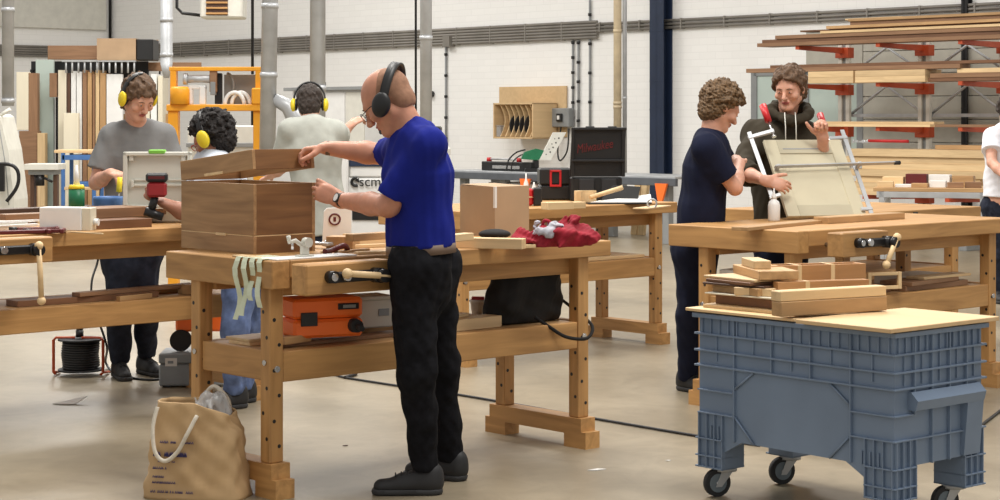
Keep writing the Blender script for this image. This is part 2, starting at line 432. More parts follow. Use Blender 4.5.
def face_bits(par, c, fr, sz=1.0, brow='hairbrown'):
    r, f, u = fr
    def q(x, y, z): return Vector(c+(r*x+f*y+u*z)*sz)
    for s_ in (-1, 1):
        MB('eyewhite').ball(q(s_*.031, .0925, .0035), .0046*sz, 8, (1, 1, 1)).build('eye', par)
        e = MB(brow); e.tube([q(s_*.014, .093, .021), q(s_*.03, .094, .026), q(s_*.046, .083, .020)], .0024*sz, 6); e.build('eyebrow', par)
    e = MB('lips'); e.tube([q(-.021, .0885, -.0565), q(-.008, .0945, -.055), q(.008, .0945, -.055), q(.021, .0885, -.0565)], .0042*sz, 6)
    e.tube([q(-.018, .0880, -.0625), q(0, .0945, -.0645), q(.018, .0880, -.0625)], .0045*sz, 6); e.build('lips', par)
def hair_cap(par, c, fr, mat, sz=1.0, thick=.012, h=.005, amp=.006, front=.055, low=-.03, curly=0, seed=1, name='hair', back=-.035):
    r, f, u = fr; R = np.stack([r, f, u], 1)
    def q(x, y, z): return c+(r*x+f*y+u*z)*sz
    mr = .16+(.05 if curly else 0); Fh = Field(c-mr, c+mr, h)
    # hairline: kept behind a plane that rises from the nape to the brow
    nl = f*1.0-u*.95
    cl = [(q(0, front, .045), nl)]
    Fh.ell(q(0, -.013, .037), ((.078+thick)*sz, (.099+thick)*sz, (.088+thick)*sz), R, .01, clip=cl+[(q(0, 0, -.06+low*0), -u)])
    Fh.ell(q(0, -.04, -.01+back*.3), ((.066+thick)*sz, (.066+thick)*sz, (.075+thick)*sz), R, .01, clip=[(q(0, .01, 0), f)])
    if curly:
        rg = np.random.RandomState(seed)
        for i in range(curly):
            v = rg.normal(size=3); v /= np.linalg.norm(v)
            if v[1] > .55 and v[2] < .45: continue
            if v[2] < -.55 or (v[1] > .15 and v[2] < -.05): continue
            p = q(v[0]*(.078+thick), -.013+v[1]*(.099+thick), .037+v[2]*(.088+thick))
            Fh.ell(p, tuple(rg.uniform(.012, .022, 3)*sz), None, .006)
    Fh.noise(amp, 90 if not curly else 220, seed)
    return Fh.mesh(name, mat, par)
def ear_defenders(par, c, fr, cup, band, sz=1.0, tilt=0.0, name='ear_defenders', trim=None, metal='chrome'):
    r, f, u = fr; ub = u*math.cos(tilt)-f*math.sin(tilt); fb = f*math.cos(tilt)+u*math.sin(tilt)
    def q(x, y, z): return Vector(c+(r*x+fb*y+ub*z)*sz)
    pts = []
    for i in range(25):
        a = PI*i/24; pts.append((math.cos(a)*.098, 0, .02+math.sin(a)*.122))
    b = MB(band)
    vs = []; n = len(pts)
    for (x, y, z) in pts:
        l = math.hypot(x, z-.02); ux, uz = x/.098, (z-.02)/.122
        for (yy, t) in ((-.016, 0), (.016, 0), (.016, .009), (-.016, .009)): vs.append(q(x+ux*t, yy-.004, z+uz*t))
    b.add(vs, [[i*4+j, i*4+(j+1) % 4, (i+1)*4+(j+1) % 4, (i+1)*4+j] for i in range(n-1) for j in range(4)]+[[0, 1, 2, 3], [4*n-4, 4*n-3, 4*n-2, 4*n-1]], True)
    o = b.build(name, par)
    for s_ in (-1, 1):
        Fc = Field(np.array(q(s_*.1, 0, 0))-.07, np.array(q(s_*.1, 0, 0))+.07, .004)
        R = np.stack([r, fb, ub], 1)
        Fc.ell(np.array(q(s_*.104, 0, -.006)), (.020*sz, .034*sz, .046*sz), R, .004)
        Fc.mesh('ear_cup', cup, o)
        Fc = Field(np.array(q(s_*.09, 0, 0))-.07, np.array(q(s_*.09, 0, 0))+.07, .004)
        Fc.ell(np.array(q(s_*.088, 0, -.006)), (.014*sz, .031*sz, .041*sz), R, .004); Fc.mesh('ear_cushion', 'black', o)
        if trim:
            t = MB(trim); t.tube([q(s_*.113, .024*math.cos(a), -.004+.034*math.sin(a)) for a in [PI*j/12 for j in range(13)]], .0022, 6); t.build('wire_yoke', o)
    return o
def shoe(par, heel, toe, up=V3(0, 0, 1), mat='shoe', sole='sole', sc=1.0):
    d = nrm(toe-heel); L = np.linalg.norm(toe-heel); sd = nrm(np.cross(d, up))
    lo = np.minimum(heel, toe)-.09; hi = np.maximum(heel, toe)+.16
    Fs = Field(lo, hi, .006)
    a = heel+d*.045; b = toe-d*.045; z = up
    Fs.cone(a+z*.045, a+z*.085, .040, .040, .02, flat=(sd, .85))
    Fs.cone(a+z*.04, b+z*.032, .040, .036, .03, flat=(z, .85)); Fs.cone(a+z*.075, heel+d*L*.55+z*.05, .038, .036, .03, flat=(sd, .9))
    Fs.plane(heel+z*.018, -z); o = Fs.mesh('shoe', mat, par)
    Fo = Field(lo, hi, .006); Fo.cone(a+z*.02, b+z*.02, .044, .045, .01); Fo.cone(a+z*.02, heel+d*L*.5+z*.02, .044, .038, .01)
    Fo.plane(heel+z*.024, z); Fo.plane(heel+z*.001, -z); Fo.mesh('sole', sole, o)
    l = MB('rubber')
    for t in (.42, .5, .58, .66):
        c = heel+d*L*t+z*(.094-.055*(t-.42)); l.tube([Vector(c-sd*.022-z*.006), Vector(c+z*.004), Vector(c+sd*.022-z*.006)], .0028, 6)
    l.build('laces', o)
    return o

def person(label, base, J, skin='skin', h=.006, top=None, topmat='greytee', legmat='darkjean', hs=1.0, fold=.006, hands=True, girth=1.0,
           sleeve=.75, hem=None, am=1.0, shoes=True, seed=1, face=True, legs=True, thigh=1.0, loose=.012, longs=False, body_mat=None, collar=0):
    """J: joints in world space (np arrays). returns empty, frame"""
    root = thing('person', label, 'person', Vector(base)); B = V3(*base)
    J = {k: (np.array(v, dtype=float)-B if k not in ('rise', 'belly', 'F', 'fwd', 'toeL', 'toeR', 'hL', 'hR', 'roll') else v) for k, v in J.items()}
    fr = headframe(J['F'], roll=J.get('roll', 0)); lat = nrm(J['shR']-J['shL']); spine = nrm((J['shR']+J['shL'])/2-J['pel']); fwd = nrm(np.cross(spine, lat))
    if 'fwd' in J and np.dot(fwd, J['fwd']) < 0: fwd = -fwd
    pts = np.array([J[k] for k in J if isinstance(J[k], np.ndarray) and J[k].shape == (3,)])
    lo = pts.min(0)-.24; hi = pts.max(0)+.24
    hipc = (J['hiL']+J['hiR'])/2; shc = (J['shL']+J['shR'])/2; g = girth
    ch = shc-spine*.13; wa = shc-spine*(np.linalg.norm(shc-J['pel'])*.68)
    def trunk(Fd, e, k=.03, top_clip=None):
        Fd.cone(J['pel']-spine*.01+lat*0, wa, (.150+e)*g, (.140+e)*g, k, flat=(fwd, .74))
        Fd.cone(wa, ch, (.140+e)*g, (.160+e)*g, k, flat=(fwd, .72))
        Fd.cone(ch, shc-spine*.055, (.158+e)*g, (.100+e)*g, k, flat=(fwd, .72))
        if 'belly' in J: Fd.ell(J['pel']+spine*.12+fwd*J['belly'][0], (.13+e,)*3, None, .05)
        for s_ in 'LR': Fd.cone(shc+spine*.005+(J['sh'+s_]-shc)*.2, J['sh'+s_]-spine*.022-(J['sh'+s_]-shc)*.06, .052+e, .046+e, .05)
    bf = Field(lo, hi, h)
    trunk(bf, -.006)
    bf.cone(shc+spine*.0, J['hd']-fr[2]*.055-fr[1]*.02, .062*g, .055, .03)
    head(bf, J['hd'], fr, hs)
    for s_ in 'LR':
        bf.cone(J['sh'+s_]-spine*.018, J['el'+s_], .049*g, .040*am, .03); mid = J['el'+s_]*.65+J['wr'+s_]*.35; bf.cone(J['el'+s_], mid, .039*am, .042*am, .015); bf.cone(mid, J['wr'+s_], .042*am, .026*am, .015)
        hp = J.get('h'+s_)
        if hp is not None: hand(bf, J['wr'+s_], V3(*hp[0]), V3(*hp[1]), V3(*hp[2]), hp[3] if len(hp) > 3 else (25, 30, 30), thumb=hp[4] if len(hp) > 4 else None)
        if legs:
            bf.cone(J['hi'+s_], J['kn'+s_], .078*g, .052, .03); bf.cone(J['kn'+s_], J['an'+s_], .052, .034, .02)
    if hs and face is not None: pass
    body = bf.mesh('body', skin, root)
    if face: face_bits(root, J['hd'], fr, hs)
    # shirt
    tf = Field(lo, hi, .0075); trunk(tf, loose, .04)
    for s_ in 'LR':
        e0 = J['el'+s_]; s0 = J['sh'+s_]; d = e0-s0
        if longs:
            s0 = s0-spine*.018-(s0-shc)*.08; tf.cone(s0, e0, .05*g+loose, .046+loose, .05)
            wv = J['wr'+s_]; fd = nrm(wv-e0)
            tf.cone(e0, wv, .052+loose, .036+loose, .03, clip=[(e0+(wv-e0)*(longs if isinstance(longs, float) else .92), fd)])
        else:
            s0 = s0-spine*.018-(s0-shc)*.06; d = e0-s0; tf.cone(s0, s0+d*sleeve*1.25, .050*g+loose*.8, .050*g+loose*1.2, .04, clip=[(s0+d*sleeve, nrm(d))])
    tf.cone(shc-spine*.04, shc+spine*(.035+collar)+fwd*.01, .085*g, .062+loose*.6, .03, clip=[(shc+spine*(.035+collar)+fwd*.0, nrm(spine*1.0+fwd*.35))])
    hemp = J['hem'] if 'hem' in J else J['pel']-spine*(.02)
    tf.noise(fold, 15, seed, (1, 1, .5)); 
    # keep arms hanging below the hem
    X = [(np.arange(tf.n[i], dtype=np.float32)*tf.h+tf.lo[i]) for i in range(3)]
    hx = (X[0][:, None, None]-hemp[0])*spine[0]+(X[1][None, :, None]-hemp[1])*spine[1]+(X[2][None, None, :]-hemp[2])*spine[2]
    tf.F = np.maximum(tf.F, -hx.astype(np.float32))
    tf.mesh('hoodie' if collar and longs else ('sweatshirt' if longs else 't_shirt'), topmat, root)
    if legs:
        lf = Field(lo, hi, .0075)
        lf.cone(hipc-spine*.05, J['pel']+spine*.05, .142*g, .146*g, .04, flat=(fwd, .78))
        for s_ in 'LR':
            a = J['an'+s_]; kk = J['kn'+s_]
            lf.cone(J['hi'+s_], kk, .090*g*thigh, .070*thigh, .05); lf.cone(kk, a, .070, .056, .04, clip=[(a-V3(0, 0, .03), V3(0, 0, -1))])
            lf.ell(J['hi'+s_]-fwd*.025+spine*.0, (.096*g,)*3, None, .05)
        lf.noise(.006, 26, seed+5, (1, 1, .8)); lf.plane(J['pel']+spine*J.get('rise', .03), spine)
        lf.mesh('jeans' if 'jean' in legmat else 'trousers', legmat, root)
        if shoes:
            for s_ in 'LR':
                a = J['an'+s_]; t = nrm(V3(*J['toe'+s_])); hl = V3(a[0], a[1], 0)-t*.075; hl[2] = 0-B[2]
                shoe(root, hl, hl+t*.285)
    return root, fr, J, spine, fwd, lat
# ------------------------------------------------------------------ the hall
WL, WS = 19.76, 33.5
def floor_mat():
    m, nt, b = newmat('concrete_floor'); N = nt.nodes.new; Lk = nt.links.new
    tc = N('ShaderNodeTexCoord'); n1 = N('ShaderNodeTexNoise'); n1.inputs['Scale'].default_value = .9; n1.inputs['Detail'].default_value = 6; n1.inputs['Roughness'].default_value = .6
    n2 = N('ShaderNodeTexNoise'); n2.inputs['Scale'].default_value = 5; n2.inputs['Detail'].default_value = 8; n2.inputs['Roughness'].default_value = .7; n2.inputs['Distortion'].default_value = 1.2
    mp = N('ShaderNodeMapping'); mp.inputs['Rotation'].default_value = (0, 0, -TH); mp.inputs['Scale'].default_value = (1, .45, 1)
    Lk(tc.outputs['Object'], mp.inputs['Vector']); Lk(mp.outputs['Vector'], n1.inputs['Vector']); Lk(tc.outputs['Object'], n2.inputs['Vector'])
    r1 = N('ShaderNodeValToRGB'); e = r1.color_ramp.elements; e[0].position = .3; e[1].position = .7; e[0].color = srgb((132, 121, 102)); e[1].color = srgb((166, 153, 130))
    Lk(n1.outputs['Fac'], r1.inputs['Fac'])
    r2 = N('ShaderNodeValToRGB'); e = r2.color_ramp.elements; e[0].position = .32; e[1].position = .6; e[0].color = (.66, .64, .62, 1); e[1].color = (1, 1, 1, 1)
    Lk(n2.outputs['Fac'], r2.inputs['Fac'])
    mx = N('ShaderNodeMixRGB'); mx.blend_type = 'MULTIPLY'; mx.inputs['Fac'].default_value = .55; Lk(r1.outputs['Color'], mx.inputs['Color1']); Lk(r2.outputs['Color'], mx.inputs['Color2'])
    Lk(mx.outputs['Color'], b.inputs['Base Color'])
    r3 = N('ShaderNodeMapRange'); r3.inputs['To Min'].default_value = .22; r3.inputs['To Max'].default_value = .5; Lk(n1.outputs['Fac'], r3.inputs['Value']); Lk(r3.outputs['Result'], b.inputs['Roughness'])
    return m
def wall_mat():
    m, nt, b = newmat('white_painted_brick'); N = nt.nodes.new; Lk = nt.links.new; b.inputs['Roughness'].default_value = .75
    tc = N('ShaderNodeTexCoord'); mp = N('ShaderNodeMapping'); mp.inputs['Rotation'].default_value = (PI/2, 0, PI/2)
    sep = N('ShaderNodeSeparateXYZ'); cb = N('ShaderNodeCombineXYZ'); ad = N('ShaderNodeMath'); Lk(tc.outputs['Object'], sep.inputs[0]); Lk(sep.outputs['X'], ad.inputs[0]); Lk(sep.outputs['Y'], ad.inputs[1])
    Lk(ad.outputs[0], cb.inputs['X']); Lk(sep.outputs['Z'], cb.inputs['Y'])
    br = N('ShaderNodeTexBrick'); br.inputs['Scale'].default_value = 1; br.inputs['Brick Width'].default_value = .3; br.inputs['Row Height'].default_value = .1; br.inputs['Mortar Size'].default_value = .006
    br.inputs['Color1'].default_value = srgb((250, 249, 246)); br.inputs['Color2'].default_value = srgb((247, 246, 243)); br.inputs['Mortar'].default_value = srgb((242, 241, 238)); br.inputs['Mortar Smooth'].default_value = .4
    Lk(cb.outputs[0], br.inputs['Vector']); Lk(br.outputs['Color'], b.inputs['Base Color'])
    bp = N('ShaderNodeBump'); bp.inputs['Strength'].default_value = .12; bp.inputs['Distance'].default_value = .01; Lk(br.outputs['Fac'], bp.inputs['Height']); bp.invert = True; Lk(bp.outputs['Normal'], b.inputs['Normal'])
    return m
M['floor'] = floor_mat(); M['wall'] = wall_mat()
struct('floor', MB('floor').box(-4, WL+.3, -6, WS+.3, -.1, 0, 0), rz=TH)
struct('wall_back', MB('wall').box(WL, WL+.3, 2, WS+.3, 0, 6.6, 0), rz=TH)
struct('wall_left', MB('wall').box(9, WL, WS, WS+.3, 0, 6.6, 0), rz=TH)
def back(px, py, off=0): return onl(px, py, WL-off)
def wbox(mb, px0, py0, px1, py1, off, dep, b=.003):
    """box on the back wall whose face is seen between two pixels; local frame = hall frame"""
    sa, za = onl(px0, py0, WL-off-dep); sb, zb = onl(px1, py1, WL-off-dep)
    return mb.box(WL-off-dep, WL-off, sa, sb, za, zb, b)
# cable tray: bundles of conduit along the wall
sL, zL = back(150, 46); zt = 3.02
zt = back(440, 38)[1]
tr = MB('graytray'); s_end = 12.0; s_thin = back(600, 25)[0]
for i in range(6): tr.cyl((WL-.06, s_thin, zt-.10+i*.045), (WL-.06, WS-.02, zt-.10+i*.045), .023, n=8)
for i in range(3): tr.cyl((WL-.06, s_end, zt-.01+i*.05), (WL-.06, s_thin, zt-.01+i*.05), .021, n=8)
for i in range(28): 
    s = s_end+.4+i*.8; tr.box(WL-.088, WL-.002, s, s+.025, zt-.13 if s > s_thin else zt-.035, zt+.15 if s > s_thin else zt+.115, .002)
tr = tr.build('cable_tray', rz=TH); tag(tr, 'long grey bundle of conduits running along the white back wall', 'conduit')
tr2 = MB('graytray')
for i in range(5): tr2.cyl((12, WS-.06, zt-.08+i*.045), (WL-.1, WS-.06, zt-.08+i*.045), .023, n=8)
tr2 = tr2.build('cable_tray', rz=TH); tag(tr2, 'short grey conduit bundle on the far left wall, above the upright sheets', 'conduit')
# big pale wall panel, upper left
a = MB('offwhite'); a.box(12, WL-.15, WS-.08, WS-.01, 3.23, 6.4, .01)
struct('trim_1', a, rz=TH)
a = MB('blackmetal'); a.cyl((WL-.06, WS-.06, 2.9), (WL-.06, WS-.06, 6.4), .03, n=8); struct('trim_2', a, rz=TH)
# blue-black wall column
def column(px0, px1, ytop, lab, dep=.2, mt='navy'):
    s0, _ = onl(px0, 100, WL-dep); s1, _ = onl(px1, 100, WL-dep)
    c = MB(mt); w_ = abs(s1-s0); c.box(WL-dep, WL-dep+.02, s1, s0, 0, 6.4, .002); c.box(WL-.02, WL-.001, s1, s0, 0, 6.4, .002); m_ = (s0+s1)/2; c.box(WL-dep, WL-.01, m_-.012, m_+.012, 0, 6.4, .001)
    for z in (1.6, 2.0, 2.7): c.box(WL-dep-.006, WL-dep, s1, s0, z, z+.012, .001)
    o = c.build('steel_column', rz=TH); tag(o, lab, 'column')
column(649.5, 663, 0, 'dark blue steel column against the white wall, left of the people at the panel')
column(961, 967, 0, 'narrow dark steel column behind the right end of the timber rack', .12, 'blackmetal')
# window behind the rack
s0, z0 = back(756, 150); s1, z1 = back(860, 82)
wn = MB('zinc'); s2 = back(862, 100)[0]
zt2 = 2.05; zb2 = .9
wn.box(WL-.05, WL-.005, s2, s0, zt2, zt2+.1); wn.box(WL-.05, WL-.005, s2, s0, zb2, zb2+.08)
nw = 2
for i in range(nw+1):
    s = s2+(s0-s2)*i/nw; wn.box(WL-.05, WL-.005, s-.05, s+.05, zb2, zt2+.1)
struct('window_1', wn, rz=TH)
gl = MB('glass'); gl.box(WL-.03, WL-.015, s2, s0, zb2+.05, zt2+.05, 0); g_ = gl.build('window_pane', rz=0); g_.parent = bpy.data.objects['window_1']
# wall cladding above the window, shade behind the rack put into its grey
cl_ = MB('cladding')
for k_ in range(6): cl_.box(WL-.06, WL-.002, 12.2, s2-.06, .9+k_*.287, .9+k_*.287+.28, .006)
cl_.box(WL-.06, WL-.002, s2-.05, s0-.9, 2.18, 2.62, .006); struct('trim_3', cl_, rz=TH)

# vertical pipes and ducts
def duct(name, label, cat, px0, px1, Y, y0, y1, mat='steel', joints=(), px0b=None, taper=None, top=6.2):
    r = (px1-px0)/2/F_*Y; a = P((px0+px1)/2, y0, Y); lx = (px0+px1)/2 if px0b is None else px0b
    b = P(lx, y1, Y); z0 = a.z
    d = (a-b)/(a.z-b.z); t_ = a+d*(top-a.z) if top > a.z else a
    m = MB(mat); pts = [(t_-b)*0+Vector((0, 0, 0))]
    m.cyl((0, 0, 0), t_-b, r, n=20)
    for jy in joints:
        z = CH-(jy-HZ)/F_*Y; c = d*(z-b.z); m.cyl(c-Vector((0, 0, .02)), c+Vector((0, 0, .02)), r*1.1, n=20)
    if taper: m.cyl((0, 0, 0), (taper[0], 0, -taper[1]), r, r*.45, n=20)
    o = m.build(name, loc=b); tag(o, label, cat); return o
duct('extraction_duct', 'galvanised duct at the far left edge, beside the stored sheets', 'duct', 2, 14, 17, 0, 106, joints=(10, 101))
duct('extraction_duct', 'galvanised duct ending in a tapered cone over the yellow machine, left of the heater', 'duct', 160.5, 172.5, 19, 0, 64, joints=(20, 55), taper=(0, .14))
d3 = duct('extraction_duct', 'leaning galvanised duct right of the yellow machine', 'duct', 262, 278, 16, 0, 176, px0b=267, joints=(6, 75))
m = MB('steel'); m.tube([(0, 0, 0), (.12, -.0, -.06), (.2, 0, -.2), (.27, 0, -.30)], [.05, .07, .08, .05], 14); m.cyl((.25, 0, -.3), (.30, 0, -.33), .055, n=12)
o = m.build('branch_elbow', d3); o.location = P(274, 99, 16)-d3.location
duct('extraction_duct', 'galvanised duct straight above the person in the pale grey sweatshirt', 'duct', 310, 325.5, 15.5, 0, 150, joints=(88,))
duct('extraction_duct', 'galvanised duct right behind the head of the man in blue', 'duct', 420, 432, 18, 0, 190, joints=(38,))
duct('wall_pipe', 'beige pipe on the white wall left of the blue column', 'pipe', 613.5, 621.5, 26, 0, 196, 'beigepipe', joints=(31, 103, 107))
duct('wall_pipe', 'thin grey pipe touching the beige wall pipe', 'pipe', 622.5, 627, 26, 0, 196, 'steel', joints=(98,))
duct('wall_pipe', 'dark thin pipe on the wall, just left of the head of the man in blue', 'pipe', 414.6, 417, 26, 0, 190, 'blackmetal')
duct('wall_pipe', 'thin dark pipe on the wall left of the leaning duct', 'pipe', 251, 254, 27.5, 0, 150, 'blackmetal')
for (px, ya, yb, lab) in ((446, 44, 170, 'thin conduit dropping down the wall right of the man in blue'), (573, 35, 125, 'left one of two thin conduits dropping to the grey switch box'), (578.5, 33, 150, 'right one of two thin conduits dropping to the grey switch box'), (590, 0, 175, 'thin wall conduit between the switch box and the beige pipe')):
    s, z = back(px, ya, .03); _, zb = back(px, yb, .03); m = MB('zinc'); m.cyl((WL-.03, s, zb), (WL-.03, s, z), .018, n=8)
    n_ = 6
    for i in range(n_): q = zb+(z-zb)*(i+.5)/n_; m.mat('blackmetal').cyl((WL-.035, s, q-.02), (WL-.035, s, q+.02), .026, n=8)
    if px == 446: m.mat('graytray').box(WL-.14, WL-.01, s-.2, s-.04, z-.05, z+.12); m.tube([(WL-.03, s, z), (WL-.04, s-.02, z+.04), (WL-.05, s-.1, z+.06)], .018)
    o = m.build('conduit', rz=TH); tag(o, lab, 'conduit')
# heater
ht = thing('air_heater', 'white air heater with a slatted outlet high on the left wall', 'heater', P(217, 9, 21), .0)
m = MB('offwhite'); m.box(-.19, .28, 0, .4, -.1, .55, .02); m.build('casing', ht)
m = MB('dark'+'x'); m.box(-.12, .12, -.006, .002, -.07, .3, 0); m.mat('beechx')
for i in range(6): m.box(-.12, .12, -.03, -.004, -.06+i*.06, -.04+i*.06, .002)
m.build('louvre', ht)
m = MB('blackmetal'); m.tube([(-.15, .1, -.07), (-.4, .1, -.04), (-.46, .1, .02), (-.46, .1, .3)], .018); m.build('hose', ht)

# disc shelf and plywood panel, switch box
m = MB('ply'); wbox(m, 499, 87, 566, 137, .01, .03); o = m.build('backing_board', rz=TH); tag(o, 'plain plywood board on the wall behind the round-disc shelf', 'board')
sa, zt_ = onl(493, 103, WL-.55); sb, zb_ = onl(533, 139, WL-.55)
bc = thing('disc_shelf', 'open birch shelf box with curved dividers holding dark discs on the white wall', 'shelf', LS(WL-.05, sb, zb_), TH)
Wd, Ht = sa-sb, zt_-zb_; m = MB('ply'); D_ = .5; t = .025
m.box(-D_, 0, 0, Wd, 0, t); m.box(-D_, 0, 0, Wd, Ht-t, Ht); m.box(-D_, 0, 0, t, 0, Ht); m.box(-D_, 0, Wd-t, Wd, 0, Ht); m.box(-.02, 0, 0, Wd, 0, Ht); m.build('cabinet_box', bc)
for i in range(7):
    m = MB('pine'+'x'); y = .08+i*(Wd-.12)/7; pts = [(-D_+.02+.10*math.sin(PI*k/8), .03+(Ht-.06)*k/8) for k in range(9)]+[(-.03, Ht-.03), (-.03, .03)]
    m.prism([(a_, b_) for a_, b_ in pts], 'y', y, y+.016); m.build('divider', bc)
for i in range(4):
    m = MB('rubber'); m.cyl((0, 0, -.009), (0, 0, .009), .17, n=28); m.mat('zinc').cyl((0, 0, -.011), (0, 0, .011), .04, n=16)
    o = m.build('saw_disc', loc=bc.matrix_world @ Vector((0, 0, 0)), rot=(PI/2, 0, TH)); y = .14+(i+1)*(Wd-.12)/7; p_ = LS(WL-.05-.27, sb+y, zb_+t+.172); o.location = p_
    tag(o, 'dark saw disc standing between curved dividers of the birch shelf', 'saw disc', 'saw discs in the birch shelf')
m = MB('clear'); m.box(-.07, .07, -.05, .05, 0, .16, .01); m.box(-.075, .075, -.055, .055, .16, .175, .004)
o = m.build('plastic_jar', loc=LS(WL-.05-.4, sb+Wd-.085, zb_+t), rz=TH); tag(o, 'clear plastic box standing at the left of the dark saw discs in the birch shelf', 'box')
sw = thing('switch_box', 'grey electrical switch box with black trunking right of the birch shelf', 'switch box', LS(WL, onl(561, 115, WL-.15)[0], 0), TH)
m = MB('zinc'); z = onl(561, 127, WL-.15)[1]; m.box(-.16, -.031, -.17, .2, z, z+.28, .01); m.build('housing', sw)
m = MB('black'); m.box(-.2, -.16, -.05, .06, z+.08, z+.2, .01); m.box(-.17, -.02, .2, .28, z+.14, z+.26, .01); m.build('rotary_switch', sw)
m = MB('white'); m.box(-.21, -.2, -.02, .03, z+.11, z+.17, .002); m.build('switch_plate', sw)
m = MB('black'); m.tube(bezier([(-.1, .05, z), (-.12, .1, z-.35), (-.12, .05, z-.5), (-.12, -.1, z-.35), (-.1, -.12, z-.02)]), .012); m.build('lead', sw)

# ------------------------------------------------------------------ workbenches
def bench(label, org, ln=1.7, dep=.5, top=(-.05, 1.84, -.07, .75), H=.935, vise=(0, .45), tv=.07, endcap=True, dog=True, group=None):
    t = thing('workbench', label, 'workbench', LS(org[0], org[1], 0), TH)
    l0, l1, s0, s1 = top; w_ = .066
    m = MB('beechx'); m.box(l0+.09, l1, s0, s1, H-tv, H, .004)
    m.build('benchtop', t)
    m = MB('beechy'); m.box(l0, l0+.088, s0, s1, H-.112, H, .004); m.build('end_cap', t)
    m = MB('beechx'); m.box(.03, ln-.0, .03, .06, H-.15, H-tv, .002); m.box(.03, ln, dep-.06, dep-.03, H-.15, H-tv, .002); m.build('apron', t)
    for i, (l, s) in enumerate(((0, 0), (0, dep), (ln, 0), (ln, dep))):
        m = MB('beechz'); m.box(l-w_/2, l+w_/2, s-w_/2, s+w_/2, .135, H-tv-.001, .004)
        m.mat('black')
        for k in range(7):
            z = .2+k*.1
            if z > H-.14: break
            m.cyl((l+.012*(-1)**k, s-w_/2-.0008, z), (l+.012*(-1)**k, s-w_/2+.002, z), .008, n=10)
            m.cyl((l-w_/2-.0008, s-.012*(-1)**k, z+.03), (l-w_/2+.002, s-.012*(-1)**k, z+.03), .008, n=10)
        lg = m.build('leg', t)
        b = MB('chrome'); b.cyl((l, s-w_/2-.006, .505), (l, s-w_/2, .505), .013, n=12); b.build('bolt', lg); b = MB('chrome'); b.cyl((l-w_/2-.006, s, .53), (l-w_/2, s, .53), .011, n=12); b.build('bolt', lg)
    for l in (0, ln):
        m = MB('beechy'); e0, e1 = -.09, dep+.09
        m.prism([(e0, .0), (e0+.14, 0), (e0+.14, .06), (e1-.14, .06), (e1-.14, 0), (e1, 0), (e1, .075), (e1-.03, .075), (e1-.03, .135), (e0+.03, .135), (e0+.03, .075), (e0, .075)], 'x', l-.045, l+.045)
        m.build('foot_runner', t)
        m = MB('beechy'); m.box(l-.02, l+.02, w_/2, dep-w_/2, .455, .575, .004); m.build('side_rail', t)
    for s in (-.005, dep+.005):
        m = MB('beechx'); m.box(w_/2, ln-w_/2, s-.022, s+.022, .45, .57, .004); m.build('long_rail', t)
    m = MB('oakx'); m.box(.025, ln-.025, .02, dep-.02, .555, .569, .002); m.build('shelf_board', t)
    if vise:
        v0, v1 = vise; m = MB('beechx'); m.box(v0, v1, s0-.20, s0-.10, H-.125, H-.004, .006); m.build('vise_jaw', t)
        m = MB('blackmetal'); f = s0-.20
        zz = H-.055; c0 = v0+.09; c1 = v0+.36
        m.box(c0, c1, f-.028, f, zz-.024, zz+.018, .012); m.cyl((c0+.02, f-.04, zz), (c0+.02, f, zz), .024, n=14); m.cyl((c1-.03, f-.05, zz-.004), (c1-.03, f, zz-.004), .03, n=14)
        m.mat('chrome'); m.cyl((c0+.015, f-.046, zz), (c0+.015, f-.04, zz), .015, n=12); m.cyl((c0+.075, f-.05, zz), (c0+.075, f-.028, zz), .017, n=14); m.cyl((v0+.12, s0-.1, H-.075), (v0+.12, s0-.001, H-.075), .012); m.cyl((v1-.12, s0-.1, H-.075), (v1-.12, s0-.001, H-.075), .012)
        vs = m.build('vise_screw', t)
        return t, (c1-.03, f-.05, zz-.004)
    return t, None
def vise_handle(t, c, d, L=.3, off=0):
    c = Vector(c)-Vector((0, .018, 0)); d = Vector(d).normalized(); c0_ = c; c = c+d*off; m = MB('pinex'); m.cyl(c-d*L*.5, c+d*L*.5, .013, .013, n=12); m.ball(c-d*L*.5, .021, 8); m.ball(c+d*L*.5, .021, 8)
    m.build('vise_handle', t)
    m = MB('blackmetal'); m.cyl(c0_-Vector((0, .012, 0)), c0_+Vector((0, .03, 0)), .027, n=14); m.build('screw_head', t)
OA = toLS((-.903, 7.52)); OB = toLS((-2.82, 8.78)); OB = (OB[0]+.33, OB[1]); OC = toLS((-.23, 11.46)); OD = toLS((1.46, 9.46))
bA, c = bench('foreground beech workbench carrying the walnut chest', OA, vise=(-.03, .40), top=(-.05, 1.84, -.07, .70))
vise_handle(bA, c, (1, 0, -.10), .27, -.05)
bB, c = bench('beech workbench at the left edge where the young man in the grey t-shirt works', OB, vise=(-.08, .36), top=(-.05, 1.8, -.07, .72))
vise_handle(bB, c, (.05, 0, -1), .26, .11)
bC, _ = bench('beech workbench in the middle distance carrying the open black tool case', OC, vise=None)
bD, c = bench('beech workbench on the right behind the blue-grey bin, with the cream panel on it', OD, dep=.57, top=(-.05, 1.84, -.07, .8), vise=(.05, .42), tv=.08)
vise_handle(bD, c, (-.5, 0, -.75), .16, .05)
OE = (OD[0]+1.6, OD[1]+.93)
bE, _ = bench('beech workbench touching the rear side of the right-hand bench', OE, ln=1.1, dep=.6, top=(-.12, 1.28, -.1, .85), vise=None)

